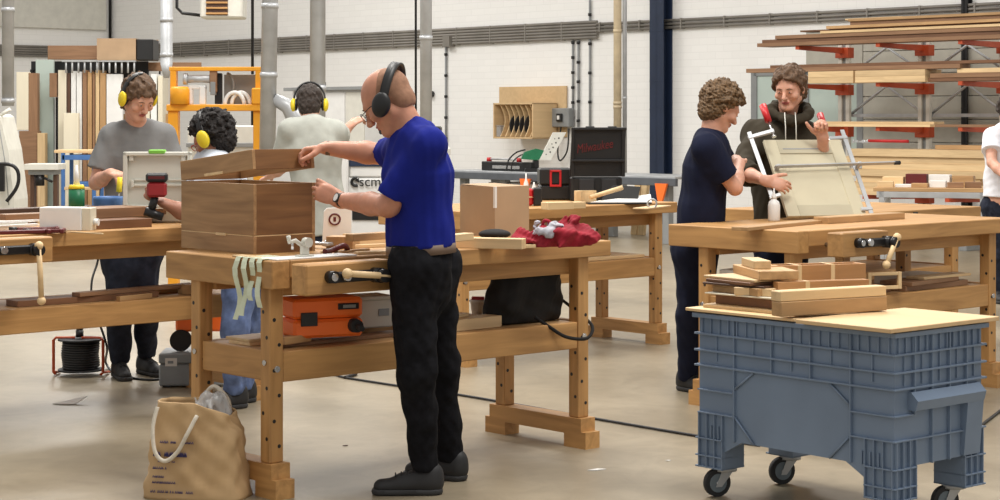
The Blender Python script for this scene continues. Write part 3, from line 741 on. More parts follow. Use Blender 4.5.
# ------------------------------------------------------------------ blue-grey wheeled bin
def bin_():
    ang = math.radians(41); Lv = Vector((math.cos(ang), math.sin(ang), 0)); Sv = Vector((-math.sin(ang), math.cos(ang), 0))
    near = Vector((1.415, 6.82, 0)); t = thing('wheeled_bin', 'large blue-grey ribbed plastic bin on castors, topped with wood offcuts', 'bin', near, ang)
    a, b = .53, .95; z0, z1 = .235, .725; T = .012
    m = MB('bin')
    m.box(T, a-T, T, b-T, z0, z0+.012, 0)                              # floor of the bin
    lg = .10
    for (x0, x1, y0, y1) in ((T, a-T, 0, T), (T, a-T, b-T, b), (0, T, 0, b), (a-T, a, 0, b)): m.box(x0, x1, y0, y1, z0, z1, 0)
    m.build('body', t)
    m = MB('bin')
    def rib_h(z, o=.016, h=.008, inner=False):
        m.box(-o, a+o, -o, .0, z, z+h, .002); m.box(-o, a+o, b, b+o, z, z+h, .002); m.box(-o, 0, 0, b, z, z+h, .002); m.box(a, a+o, 0, b, z, z+h, .002)
    rib_h(z1-.018, .022, .018); rib_h(.640); rib_h(.575); rib_h(.515)
    # vertical ribs, long left face (x=0 side)
    def vx(y, za, zb, o=.014): m.box(-o, .002, y-.003, y+.003, za, zb, .001)
    def vy(x, za, zb, o=.014): m.box(x-.003, x+.003, -o, .002, za, zb, .001)
    ys = [0.0+b*i/5 for i in range(6)]
    for i in range(1, 5): vx(ys[i], z0 if i in (1, 4) else .515, z1)
    for i in range(21): vx(.02+(b-.04)*i/20, .64, z1-.018, .009)
    for i in range(5): vx(ys[i]+b/10, .575 if i % 2 else .54, .64, .008)
    for z in (.42, .33):
        for (y0, y1) in ((0, ys[1]), (ys[4], b)): m.box(-.014, .002, y0, y1, z, z+.006, .001)
        m.box(-.014, a+.014, -.014, .002, z, z+.006, .001) if z == .33 else None
    m.box(-.014, .002, ys[1], ys[2], .42, .426, .001) if False else None
    for y0, dy in ((ys[1], 1), (ys[4], -1)):                        # chamfer ribs round the plain panel
        for za, zb in ((z0+.002, z0+.10), (.515, .44)):
            m.tube([(-.007, y0+dy*.10, za), (-.007, y0, zb)], .005, 4)
    for (y0) in (ys[1]*.35, ys[1]*.55, ys[1]*.75, b-ys[1]*.35, b-ys[1]*.55): vx(y0, z0, z0+.05, .008)
    xs = [a*i/5 for i in range(6)]
    for i in range(1, 5): vy(xs[i], z0 if i in (2, 3) else .42, z1)
    for i in range(13): vy(.02+(a-.04)*i/12, .64, z1-.018, .009)
    for i in range(5): vy(xs[i]+a/10, .53, .64, .008)
    m.box(-.014, .10, -.014, .002, .42, .426, .001)
    m.build('ribs', t)
    for (x0, x1, y0, y1) in ((0, .12, 0, .13), (0, .12, b-.13, b), (a-.12, a, 0, .13), (a-.12, a, b-.13, b)):
        m = MB('bin'); zb = .115; ex = .0
        m.box(x0-(ex if x0 == 0 else 0), x1+(ex if x1 == a else 0), y0-(ex if y0 == 0 else 0), y1+(ex if y1 == b else 0), zb, z0+.001, .003)
        # flare into the body
        ym = y1 if y0 == 0 else y0; sg = 1 if y0 == 0 else -1
        m.prism([(ym, zb+.07), (ym+sg*.09, z0), (ym, z0+.001)], 'x', (x0 if x0 == 0 else x1-.02), (x0+.02 if x0 == 0 else x1))
        for z in (.228, .16, .116): m.box(x0-.013 if x0 == 0 else x0, x1+.013 if x1 == a else x1, y0-.013 if y0 == 0 else y0, y1+.013 if y1 == b else y1, z, z+.006, .001)
        if x0 == 0:
            for k in range(4): m.box(-.013, .001, y0+.0+k*.041, y0+.005+k*.041, zb, z0+.10, .001)
        if y0 == 0:
            for k in range(4): m.box(x0+.0+k*.038, x0+.005+k*.038, -.013, .001, zb, z0+.10, .001)
        m.build('corner_leg', t)
    m = MB('bin'); m.prism([(-.045, .475), (-.014, .505), (-.0, .505), (0, .44), (-.035, .44)], 'x', .08, .50); m.build('grip', t)
    m = MB('bin'); m.prism([(-.033, .44), (0, .44), (0, .24), (-.015, .24)], 'x', .40, .50); m.build('grip_bracket', t)
    for (x, y) in ((.07, .075), (.07, b-.075), (a-.07, .075), (a-.07, b-.075)):
        c = MB('steel'); c.cyl((x, y, .10), (x, y, .1155), .045, n=16); dx, dy = -.80, .30
        for sg in (-1, 1):
            o = Vector((-dy, dx, 0))*sg*.02
            c.hexa([Vector((x, y, .102))+o+Vector((dx, dy, 0))*q+Vector((0, 0, zz)) for q, zz in ((-.03, 0), (-.03, 0), (.03, 0), (.03, 0))][:0] or
                   [Vector((x+dx*u, y+dy*u, zz))+o*(1+.12*s_) for (zz, us) in ((.04, (.03, .06)), (.101, (-.03, .03))) for (u, s_) in ((us[0], 0), (us[1], 0), (us[1], 1), (us[0], 1))])
        co_ = c.build('castor', t)
        wv = Vector((x+dx*.045, y+dy*.045, .055)); ax = Vector((-dy, dx, 0))
        c = MB('rubber'); c.cyl(wv-ax*.014, wv+ax*.014, .055, n=24); c.mat('wheel').cyl(wv-ax*.0165, wv+ax*.0165, .037, n=20); c.mat('chrome').cyl(wv-ax*.02, wv+ax*.02, .008, n=10); c.build('wheel', co_)
    return near, Lv, Sv, ang, z1
BN, BL, BS, BANG, BZ = bin_()
# ------------------------------------------------------------------ people
def A3(*a): return np.array(P(*a), dtype=float)
# man in blue
fr_lat = nrm(V3(.10, -1, 0))
Jm = dict(pel=A3(421, 250, 7.62), rise=.03, hem=A3(421, 246, 7.62), shL=A3(428, 139, 7.44), shR=A3(402, 141, 7.78), hd=A3(388, 101, 7.62), F=(-.76, .18, -.60), roll=0.0,
          elL=A3(388, 206, 7.50), wrL=A3(340, 200, 7.84), elR=A3(388, 155, 8.0), wrR=A3(327, 148, 8.0),
          hiL=A3(413, 268, 7.52), hiR=A3(430, 266, 7.72), knL=A3(416, 372, 7.50), knR=A3(441, 366, 7.80), anL=A3(424, 462, 7.56), anR=A3(450, 455, 7.86),
          toeL=(-1, -.05, 0), toeR=(-.9, .35, 0), fwd=(-1, .1, 0),
          hL=((-.80, .12, .30), (-.15, 1, -.1), (0, 0, 1), (22, 38, 35), (-.75, .35, .55)), hR=((-.93, .0, -.12), (-.15, -.2, -1), (0, -1, -.1), (35, 45, 30), (-.6, -.5, -.55)))
man, fr, J, sp, fw, lt = person('bald man in a royal blue t-shirt and black ear defenders at the walnut chest', (float(P(425, 300, 7.65).x), 7.65, 0), Jm, 'skin', .005,
        topmat='blueshirt', legmat='blackjean', sleeve=.86, seed=3, fold=.007, girth=1.04, am=1.12, thigh=1.06, loose=.016, hs=1.06)
def cap_field(par, c, fr, mat):
    r, f, u = fr; R = np.stack([r, f, u], 1); Fh = Field(c-.16, c+.16, .004)
    def q(x, y, z): return c+r*x+f*y+u*z
    Fh.ell(q(0, -.014, .035), (.0825, .1035, .0925), R, .01, clip=[(q(0, -.035, .09), u*.6+f*.8), (q(0, .005, 0), f), (q(0, 0, -.03), -u)])
    Fh.ell(q(0, -.045, -.02), (.066, .062, .07), R, .01, clip=[(q(0, -.02, 0), f), (q(0, 0, -.075), -u)])
    Fh.mesh('hair', mat, par)
cap_field(man, J['hd'], fr, 'stubble')
ear_defenders(man, J['hd']-fr[2]*.012, fr, 'black', 'black', 1.12, tilt=.82, trim='chrome')
r, f, u = fr; hd = J['hd']
g = MB('blackmetal')
def hq(x, y, z): return Vector(hd+(r*x+f*y+u*z)*1.06)
for s_ in (-1, 1):
    g.tube([hq(s_*.031+.022*math.cos(a), .108, .002+.017*math.sin(a)) for a in [2*PI*j/14 for j in range(14)]], .0016, 6, closed=True)
    g.tube([hq(s_*.053, .106, .008), hq(s_*.075, .06, .01), hq(s_*.08, -.01, .008)], .0018, 6)
g.tube([hq(-.009, .109, .004), hq(.009, .109, .004)], .0016, 6)
go = g.build('glasses', man)
# belt, watch, bracelet
b = MB('belt'); pel = J['pel']; n = 40; ctr = pel+sp*.004
pts = [Vector(ctr+lt*math.cos(2*PI*i/n)*.172+fw*math.sin(2*PI*i/n)*.133) for i in range(n)]
vs = []
for p_ in pts: 
    o = (p_-Vector(ctr)).normalized()*.005
    vs += [p_-Vector(sp)*.019, p_-Vector(sp)*.019+o, p_+Vector(sp)*.019+o, p_+Vector(sp)*.019]
b.add(vs, [[i*4+j, i*4+(j+1) % 4, ((i+1) % n)*4+(j+1) % 4, ((i+1) % n)*4+j] for i in range(n) for j in range(4)], True); b.build('belt', man)
def band(par, el, wr, t, rad, wid, mat, name):
    el = Vector(el); wr = Vector(wr); d = (wr-el).normalized(); c = el.lerp(wr, t); m = MB(mat); m.cyl(c-d*wid/2, c+d*wid/2, rad, n=24); o = m.build(name, par); return o, c, d
o, c, d = band(man, J['elL'], J['wrL'], .93, .032, .018, 'blackmetal', 'watch')
nv = Vector((-.25, -.85, .25)); nv = (nv-d*nv.dot(d)).normalized(); m = MB('black'); m.cyl(c+nv*.026, c+nv*.038, .021, n=24); m.mat('white').cyl(c+nv*.038, c+nv*.0386, .0165, n=24); m.build('dial', o)
band(man, J['elR'], J['wrR'], .97, .031, .02, 'belt', 'bracelet')

# young man in the grey t-shirt
J2 = dict(pel=A3(131, 240, 10.95), shL=A3(165, 132, 10.95), shR=A3(111, 133, 10.85), hd=A3(138, 98, 10.78), F=(.62, -.66, -.55), fwd=(0, -1, 0),
          elR=A3(96, 183, 10.8), wrR=A3(111, 173, 10.55), elL=A3(181, 183, 10.95), wrL=A3(165, 190, 10.72),
          hiL=A3(144, 252, 10.95), hiR=A3(119, 252, 10.92), knL=A3(146, 312, 10.95), knR=A3(119, 314, 10.85), anL=A3(146, 352, 11.1), anR=A3(120, 358, 10.95), toeL=(.55, -.8, 0), toeR=(.35, -.9, 0),
          hR=((.55, -.6, -.1), (.1, .2, -1), (0, 1, 0), (30, 35, 30)), hL=((-.4, -.6, -.3), (0, .2, -1), (0, 1, 0)))
p2, fr, J, sp, fw, lt = person('young man in a grey t-shirt and yellow ear defenders working at the open grey case', (float(P(131, 300, 10.95).x), 10.95, 0), J2, 'skin2', .0065,
        topmat='greytee', legmat='darkjean', sleeve=.72, seed=8, loose=.018)
hair_cap(p2, J['hd'], fr, 'hairbrown', amp=.006, thick=.016, front=.075)
ear_defenders(p2, J['hd'], fr, 'muff', 'black', .98, tilt=.25)

# person with the curly black hair, bending
J3 = dict(pel=A3(246, 252, 9.82), shL=A3(218, 165, 9.66), shR=A3(206, 163, 9.95), hd=A3(213, 138, 9.8), F=(-.80, .30, -.5), fwd=(-1, 0, -.3),
          elL=A3(190, 215, 9.55), wrL=A3(164, 203, 9.50), elR=A3(190, 205, 10.0), wrR=A3(205, 230, 9.95),
          hiL=A3(240, 264, 9.72), hiR=A3(250, 262, 9.92), knL=A3(236, 325, 9.70), knR=A3(246, 322, 9.93), anL=A3(234, 388, 9.78), anR=A3(244, 384, 9.98), toeL=(-.8, -.6, 0), toeR=(-.6, -.8, 0),
          hL=((-.8, -.1, .35), (.1, -.2, .9), (0, -.2, 1), (50, 60, 40)), hR=((-.5, 0, -.8), (-.7, 0, 0), (0, 1, 0)))
p3, fr, J, sp, fw, lt = person('person with curly black hair, pale t-shirt and blue jeans bending behind the walnut chest', (float(P(246, 300, 9.82).x), 9.82, 0), J3, 'skin3', .0065,
        topmat='paleblue', legmat='bluejean', sleeve=.6, seed=11, loose=.02, face=True)
hair_cap(p3, J['hd'], fr, 'hairblack', amp=.006, thick=.014, curly=260, seed=4)
ear_defenders(p3, J['hd'], fr, 'muff', 'black', 1.04, tilt=.1)
r, f, u = fr; g = MB('rackorange'); 
def hq(x, y, z): return Vector(J['hd']+(r*x+f*y+u*z))
for s_ in (-1, 1):
    g.tube([hq(s_*.031+.022*math.cos(a), .108, .002+.017*math.sin(a)) for a in [2*PI*j/14 for j in range(14)]], .0022, 6, closed=True); g.tube([hq(s_*.053, .106, .008), hq(s_*.08, 0, .008)], .002, 6)
g.build('glasses', p3)

# person in the pale grey sweatshirt, seen from behind
J4 = dict(pel=A3(322, 232, 12.9), shL=A3(288, 127, 12.85), shR=A3(336, 130, 12.95), hd=A3(309.5, 104, 12.98), F=(-.05, .95, -.35), fwd=(0, 1, 0),
          elL=A3(281, 168, 12.95), wrL=A3(270, 176, 13.15), elR=A3(339, 137, 13.25), wrR=A3(352, 124, 13.3),
          hiL=A3(311, 240, 12.9), hiR=A3(331, 240, 12.9), knL=A3(312, 288, 12.95), knR=A3(331, 288, 12.95), anL=A3(313, 330, 12.9), anR=A3(332, 330, 12.9), toeL=(0, 1, 0), toeR=(0, 1, 0),
          hL=((-.6, .6, -.3), (0, .3, -1), (1, 0, 0)), hR=((.5, .6, .35), (.1, .5, -.8), (-1, 0, 0)))
p4, fr, J, sp, fw, lt = person('person in pale grey with yellow ear defenders, seen from behind at the white machine', (float(P(322, 300, 12.9).x), 12.9, 0), J4, 'skin2', .008,
        topmat='palegrey', legmat='darkjean', sleeve=.82, seed=21, loose=.028, fold=.006, face=False)
hair_cap(p4, J['hd'], fr, 'hairdark', amp=.004, thick=.012)
ear_defenders(p4, J['hd'], fr, 'muff', 'black', 1.05)

# curly-haired young man in navy
J5 = dict(pel=A3(699, 238, 10.35), shR=A3(706, 145, 10.15), shL=A3(714, 143, 10.50), hd=A3(721, 108, 10.33), F=(.80, .28, -.50), fwd=(1, 0, 0),
          elR=A3(735, 188, 10.2), wrR=A3(739, 163, 10.42), elL=A3(733, 182, 10.6), wrL=A3(731, 172, 10.4),
          hiR=A3(693, 250, 10.3), hiL=A3(701, 248, 10.45), knR=A3(690, 318, 10.32), knL=A3(698, 312, 10.5), anR=A3(688, 374, 10.4), anL=A3(697, 368, 10.58), toeR=(.5, -.7, 0), toeL=(.9, -.3, 0),
          hR=((-.2, .8, .3), (0, .3, -1), (0, 0, 1)), hL=((-.1, -.8, -.1), (-1, 0, 0), (0, 0, 1)))
p5, fr, J, sp, fw, lt = person('curly-haired young man in a navy t-shirt standing with arms folded by the right-hand bench', (float(P(701, 300, 10.38).x), 10.38, 0), J5, 'skin2', .0065,
        topmat='navytee', legmat='navytrouser', sleeve=.74, seed=31, loose=.024, girth=1.0)
hair_cap(p5, J['hd'], fr, 'haircurly', amp=.005, thick=.018, curly=240, seed=9)

# young man in the dark hooded top
J6 = dict(pel=A3(782, 232, 10.95), shR=A3(754, 131, 10.98), shL=A3(808, 130, 11.0), hd=A3(789.5, 89, 10.9), F=(-.42, -.82, -.26), fwd=(0, -1, 0),
          elR=A3(742, 172, 10.72), wrR=A3(766, 181, 10.42), elL=A3(823, 168, 10.9), wrL=A3(823, 138, 10.72),
          hiL=A3(792, 245, 10.95), hiR=A3(772, 245, 10.95), knL=A3(793, 310, 10.95), knR=A3(771, 310, 10.95), anL=A3(793, 362, 10.98), anR=A3(770, 362, 10.98), toeL=(0, -1, 0), toeR=(-.2, -1, 0),
          hR=((.85, -.05, -.22), (-.1, 1, -.4), (.3, .3, .8), (15, 25, 25)), hL=((-.15, -.25, .9), (-.3, -.9, -.3), (-1, 0, .4), (65, 75, 45)))
p6, fr, J, sp, fw, lt = person('young man in a dark olive hooded top holding the clamped cream panel', (float(P(782, 300, 10.95).x), 10.95, 0), J6, 'skin2', .0055,
        topmat='olive', legmat='navytrouser', longs=.40, seed=41, loose=.018, fold=.010, collar=.02)
hair_cap(p6, J['hd'], fr, 'hairbrown', amp=.007, thick=.02)
# hood lying round the neck
hc = J['hd']-V3(0, 0, .135)+V3(.01, .05, 0); Fh = Field(hc-.24, hc+.24, .008)
for i in range(24):
    a = 2*PI*i/24; b_ = 2*PI*(i+1)/24
    def hp_(a): return hc+V3(math.cos(a)*.105, math.sin(a)*.09-.01, .035*math.sin(a)+.012*math.cos(2*a))
    rr = .024+.014*(math.sin(a) > 0)*math.sin(a)
    Fh.cone(hp_(a), hp_(b_), rr, rr, .02)
Fh.noise(.008, 30, 3); Fh.mesh('hood', 'olive', p6)
m = MB('offwhite')
for dx in (-.03, .03): m.tube([Vector(hc+V3(dx-.02, -.13, 0)), Vector(hc+V3(dx-.02, -.165, -.08)), Vector(hc+V3(dx-.02, -.172, -.2))], .003, 6)
m.build('drawcord', p6)

# white t-shirt, right edge
J7 = dict(pel=A3(1005, 196, 15.4), shR=A3(991, 134, 15.35), shL=A3(1029, 133, 15.5), hd=A3(1011, 107, 15.25), F=(.4, -.6, -.5), fwd=(.3, -1, 0),
          elR=A3(992, 163, 15.2), wrR=A3(1010, 180, 15.0), elL=A3(1037, 168, 15.5), wrL=A3(1022, 182, 15.2),
          hiR=A3(997, 206, 15.4), hiL=A3(1015, 206, 15.5), knR=A3(996, 255, 15.4), knL=A3(1015, 255, 15.5), anR=A3(996, 293, 15.4), anL=A3(1015, 292, 15.5), toeR=(0, -1, 0), toeL=(0, -1, 0),
          hR=((.5, -.5, -.3), (0, 0, -1), (0, 1, 0)), hL=((-.5, -.5, -.3), (0, 0, -1), (0, 1, 0)))
p7, fr, J, sp, fw, lt = person('person in a white t-shirt and dark trousers at the right edge of the hall', (float(P(998, 300, 15.4).x), 15.4, 0), J7, 'skin2', .009,
        topmat='whitetee', legmat='darkjean', sleeve=.55, seed=51, loose=.022, girth=1.12)
hair_cap(p7, J['hd'], fr, 'hairdark', amp=.005, thick=.014)
# ------------------------------------------------------------------ small things
HT = .935
def on(org, l, s, z=HT): return LS(org[0]+l, org[1]+s, z)
def inb(org, v): a = toLS(v); return a[0]-org[0], a[1]-org[1]
def plank(label, loc, rz, L, W, T, mat='pinex', name='board', cat='board', group=None, rot=None, bev=.002):
    """a plank whose bottom centre is at loc, length along local x"""
    m = MB(mat); m.box(-L/2, L/2, -W/2, W/2, 0, T, bev); o = m.build(name, loc=loc, rot=rot or (0, 0, rz)); return tag(o, label, cat, group)
def pplank(label, pa, pb, z, W, T, mat='pinex', **k):
    """plank on the level z whose front lower edge is seen from pixel pa to pixel pb"""
    a = G(*pa, z); b = G(*pb, z); d = b-a; L = d.length; rz = math.atan2(d.y, d.x); n = Vector((-d.y, d.x, 0))/L
    if n.y < 0: n = -n
    return plank(label, (a+b)/2+n*W/2, rz, L, W, T, mat, **k)

# walnut chest and the frame being set on it
ch_o = on(OA, .12, .3); ch = thing('chest', 'walnut chest with a pale seam, standing on the front workbench under the lifted frame', 'chest', ch_o, TH)
CW, CD, CHt = .315, .545, .288
for nm, za, zb in (('base', 0.0, .072), ('carcase', .076, CHt)):
    m = MB('chest'); t = .016
    m.box(0, t, 0, CD, za, zb, .001); m.box(CW-t, CW, 0, CD, za, zb, .001)
    m.mat('chestshade'); m.box(t, CW-t, .0005, t, za, zb, .001); m.box(t, CW-t, CD-t, CD-.0005, za, zb, .001)
    if nm == 'base': m.mat('chest').box(t, CW-t, t, CD-t, 0.002, .012, 0)
    m.build(nm, ch)
m = MB('pinex'); m.box(.0015, CW-.0015, .0015, .012, .072, .076, 0); m.box(.0015, .012, .0015, CD-.0015, .072, .076, 0); m.box(CW-.012, CW-.0015, .0015, CD-.0015, .072, .076, 0); m.build('seam', ch)
m = MB('pinex'); m.box(-.004, .004, .20, .275, .066, .078, .002); m.build('pull_tab', ch)
ld = thing('frame', 'open walnut frame tilted on top of the chest, held by the man in blue', 'frame', on(OA, .12, .3+CD, HT+CHt+.003), TH)
ld.rotation_euler = (math.radians(-6.2), 0, TH)
fh = .082; t = .016
for nm, args in (('side_board', (0, t, -CD, 0)), ('side_board', (CW-t, CW, -CD, 0))):
    m = MB('chest'); m.box(*args, 0, fh, .001); m.build(nm, ld)
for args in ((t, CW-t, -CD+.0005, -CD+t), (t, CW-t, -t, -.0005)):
    m = MB('chestshade'); m.box(*args, 0, fh, .001); m.build('end_board', ld)
m = MB('pinex'); m.box(-.004, .004, -CD+.22, -CD+.36, .0, .012, .002); m.build('pull_tab', ld)

# pale straps over the bench end
for i, (s_, L, lab) in enumerate(((.155, .235, 'leftmost'), (.105, .215, 'second from left'), (.055, .15, 'third from left'), (.005, .175, 'rightmost'))):
    m = MB('strapp'); pts = [(.10, HT+.003), (.02, HT+.003), (-.052, HT+.004), (-.058, HT-.01)]
    for k in range(1, 9): pts.append((-.058-.012*math.sin(k*.8+i), HT-.01-L*k/8))
    w_ = .032; vs = []
    for j, (l_, z_) in enumerate(pts):
        sw_ = .012*math.sin(j*.7+i*1.3)*(j > 3)
        for (dy, dt) in ((-w_/2, 0), (w_/2, 0), (w_/2, .0025), (-w_/2, .0025)): vs.append((l_-(dt if j > 2 else 0), s_+dy+sw_, z_+(dt if j <= 2 else 0)))
    n = len(pts); m.add(vs, [[q*4+j, q*4+(j+1) % 4, (q+1)*4+(j+1) % 4, (q+1)*4+j] for q in range(n-1) for j in range(4)]+[[0, 1, 2, 3], [4*n-4, 4*n-3, 4*n-2, 4*n-1]])
    o = m.build('strap', loc=on(OA, 0, 0, 0), rz=TH); tag(o, lab+' of the four pale straps hanging over the end of the front workbench', 'strap', 'pale straps hanging over the bench end')
o = plank('white-coated flat panel lying on the front corner of the front workbench', on(OA, .18, -.0), TH, .40, .12, .006, 'white', name='panel', cat='panel')
plank('short pale lath lying beside the straps on the front workbench', on(OA, -.005, .165, HT), TH+PI/2, .14, .05, .008, 'pinex', name='lath', cat='board')
# toggle clamp
tc_ = thing('toggle_clamp', 'small grey metal toggle clamp standing on the white panel', 'clamp', on(OA, .16, .0, HT+.006), TH)
m = MB('lid'); m.box(-.035, .035, -.02, .02, 0, .006, .002); m.box(-.02, .02, -.006, .006, .006, .05, .002); m.build('base', tc_)
m = MB('lid'); m.tube([(-.015, 0, .045), (-.045, .0, .065), (-.075, 0, .06), (-.08, 0, .085)], .009); m.cyl((.012, -.014, .055), (.012, .014, .055), .020, n=14); m.build('lever', tc_)
m = MB('chrome'); m.cyl((-.06, 0, .03), (-.06, 0, .065), .005); m.build('spindle', tc_)
def clamp(label, loc, rot, L=.3, hl=.11, mat='red', jaw=.09, barmat='steel'):
    t = thing('bar_clamp', label, 'clamp', loc); t.rotation_euler = rot
    m = MB(barmat); m.box(0, L, -.005, .005, -.0125, .0125, .001); m.build('bar', t)
    m = MB(barmat); m.box(-.008, .02, -.008, .008, -.02, jaw, .004); m.cyl((.0, 0, jaw-.012), (.03, 0, jaw-.012), .012); m.build('fixed_jaw', t)
    m = MB(barmat); m.box(L*.55, L*.55+.03, -.008, .008, -.02, jaw, .004); m.build('sliding_jaw', t)
    m = MB('chrome'); x = L*.55; m.cyl((x-.05, 0, jaw-.012), (x+.09, 0, jaw-.012), .006); m.cyl((x-.055, 0, jaw-.012), (x-.047, 0, jaw-.012), .014); m.build('spindle', t)
    m = MB(mat); m.cyl((x+.09, 0, jaw-.012), (x+.09+hl, 0, jaw-.012), .017, .019, n=10); m.build('handle', t)
    return t
clamp('small red-handled clamp lying on the front workbench right of the chest', G(328, 249, HT)+Vector((0, 0, .02)), (PI/2, 0, 2.6), .16, .09, jaw=.05)
m = MB('dred'); m.tube(bezier([(-.06, 0, .012), (0, .01, .014), (.06, -.01, .03), (.1, .0, .012)]), [.012]*49); o = m.build('quick_clamp', loc=on(OA, .38, .10, HT), rz=TH+.3); tag(o, 'dark red curved clamp grip lying beside the toggle clamp', 'clamp')
# white guard plate with a red ring
wp = thing('guard_plate', 'white plastic plate with a dark red ring sign standing behind the offcuts', 'plate', G(339, 242.5, HT), .15)
m = MB('white'); m.prism([(-.075, 0), (.055, 0), (.055, .165), (.03, .158), (-.055, .155), (-.068, .14)], 'y', -.012, .012); m.build('plate', wp)
m = MB('dred'); m.tube([(-.02+.024*math.cos(a), -.013, .105+.024*math.sin(a)) for a in [2*PI*i/20 for i in range(20)]], .004, 6, closed=True); m.build('ring_sign', wp)
m = MB('dred'); m.box(-.026, -.014, -.0135, -.012, .095, .115, 0); m.build('symbol', wp)
for i, (px, py, L, W, T, rz, mt, z, lab) in enumerate((
    (343, 248, .10, .12, .052, .9, 'oakx', 0, 'thick wooden block with a dark end among the offcuts beside the man in blue'),
    (363, 248, .22, .018, .016, .15, 'pinex', 0, 'narrow pale stick lying right of the thick offcut block'),
    (352, 252, .2, .03, .010, .5, 'oakx', 0, 'thin brown slip of wood in front of the thick offcut block'),
    (372, 254, .15, .03, .012, .1, 'pinex', 0, 'short pale slip of wood on the front edge next to the man in blue'),
    (374, 243, .28, .10, .045, .3, 'pinex', .0, 'wide pale offcut behind the man in blue on the front workbench'),
    (368, 240, .22, .05, .03, .42, 'oakx', .046, 'brown offcut lying on the wide pale offcut beside the man in blue'),
    (330, 252, .14, .02, .008, .75, 'pinex', 0, 'tiny pale strip of wood between toggle clamp and offcut block'))):
    p_ = G(px, py, HT+z); plank(lab, p_, TH+rz-.3, L, W, T, mt, name='offcut', cat='offcut')
# right part of the front bench
pplank('square pale pine beam lying on the front workbench right of the man in blue', (452, 248), (522, 249.5), HT, .06, .045)
pplank('thin pale pine board beside the square beam, nearest the red bag', (508, 249), (536, 248), HT, .09, .016)
pplank('pale block lying on the pine beams next to the back of the man in blue', (455, 242), (474, 240), HT+.046, .05, .03)
m = MB('blackcloth'); m.ball((0, 0, .02), .075, 12, (1, .8, .32)); o = m.build('cap', loc=on(OA, 1.50, .35, HT+.004)); tag(o, 'flat black cap lying in front of the cardboard box', 'cap')
# cardboard box
cb = thing('cardboard_box', 'brown cardboard box with white tape on the rear edge of the front workbench', 'box', on(OA, 1.60, .46), TH)
m = MB('card'); a, b, h_ = .22, .25, .237; t = .004
m.box(0, a, 0, t, 0, h_, 0); m.box(0, a, b-t, b, 0, h_, 0); m.box(0, t, t, b-t, 0, h_, 0); m.box(a-t, a, t, b-t, 0, h_, 0); m.box(t, a-t, t, b-t, 0, t, 0); m.build('carton', cb)
m = MB('card'); m.box(.003, a-.003, .004, b-.004, h_, h_+.003, 0, Matrix.Rotation(.03, 3, 'X')); m.build('flap', cb)
m = MB('white'); m.box(-.001, .012, -.001, .0, h_-.10, h_, 0); m.box(-.0012, -.0002, -.001, .010, h_-.10, h_, 0); m.build('tape', cb)
# red bag
rb = G(556, 248, HT); Fh = Field((-.24, -.13, -.01), (.24, .15, .2), .006)
for (x, y, z, a_, b_, c_) in ((.07, 0, .05, .13, .09, .07), (.09, .02, .085, .07, .06, .05), (-.06, .01, .035, .12, .09, .045), (-.16, .0, .03, .06, .05, .03), (0, .02, .05, .1, .08, .06), (.15, 0, .04, .06, .07, .05), (-.19, .02, .055, .03, .03, .018)): Fh.ell((x, y, z), (a_, b_, c_), None, .03)
Fh.noise(.022, 26, 5); Fh.plane((0, 0, .001), (0, 0, -1)); rbo = Fh.mesh('bag', 'redcloth', None, rb+Vector((0, .08, 0))); rbo.rotation_euler = (0, 0, .1); rbo.scale = (.84, .9, .84); tag(rbo, 'crumpled dark red cloth bag on the right end of the front workbench', 'bag')
Fh = Field((-.13, -.1, .02), (.06, .1, .2), .006); Fh.ell((-.05, -.02, .085), (.055, .05, .03), None, .02); Fh.ell((-.08, .0, .08), (.05, .04, .03), None, .02); Fh.ell((0.005, .0, .095), (.035, .03, .02), None, .02); Fh.noise(.015, 40, 2); Fh.mesh('lining', 'greycloth', rbo)
m = MB('redcloth'); m.tube(bezier([(-.07, 0, .10), (-.06, -.01, .135), (-.035, -.02, .13), (-.03, -.01, .10)]), .009); m.build('loop', rbo)

# under the front bench: shelf loads (shelf top at .569)
SZ = .570
def shelf(org, l, s, z, L, W, T, rz, mt, lab, name='board', cat='board'): return plank(lab, on(org, l, s, SZ+z), TH+rz, L, W, T, mt, name=name, cat=cat)
shelf(OA, .62, .13, 0, 1.1, .1, .016, .0, 'brownx', 'long dark board on the lower shelf of the front workbench')
shelf(OA, .30, .30, 0, .52, .14, .014, .05, 'pinex', 'pale board on the left of the lower shelf of the front workbench')
shelf(OA, .33, .3, .015, .58, .17, .012, .0, 'pinex', 'wide pale board right under the orange case on the lower shelf')
shelf(OA, .16, .08, .017, .16, .06, .03, .2, 'oakx', 'small pale block behind the left front leg of the front workbench')
shelf(OA, .80, .34, 0, .42, .16, .02, -.08, 'oakx', 'brown board on the lower shelf behind the legs of the man in blue')
shelf(OA, .74, .34, .021, .3, .06, .018, .12, 'brownx', 'brown strip lying on the brown board behind the man in blue')
shelf(OA, 1.06, .10, 0, .44, .1, .05, .04, 'pinex', 'thick pale beam on the lower shelf right of the man in blue')
shelf(OA, 1.10, .27, .0, .34, .1, .045, -.2, 'oakx', 'brown beam behind the thick pale beam on the lower shelf')
shelf(OA, 1.06, .12, .051, .2, .05, .014, .45, 'pinex', 'short pale slip lying across the thick pale beam on the lower shelf')
plank('thin wooden lath leaning up against the white box on the lower shelf', P(353, 322, 8.1), 0, .16, .014, .012, 'pinex', name='lath', cat='lath', rot=(0, -1.15, .2))
oc = thing('tool_case', 'bright orange power-tool case on the lower shelf of the front workbench', 'case', on(OA, .16, .085, SZ+.032), TH-.30)
m = MB('orange'); m.box(0, .30, -.02, .16, 0, .075, .012); m.build('base', oc)
m = MB('orange'); m.box(0, .30, -.018, .158, .078, .16, .012); m.build('lid', oc)
m = MB('black'); m.box(.03, .10, -.026, -.019, .05, .105, .002); m.build('vent', oc)
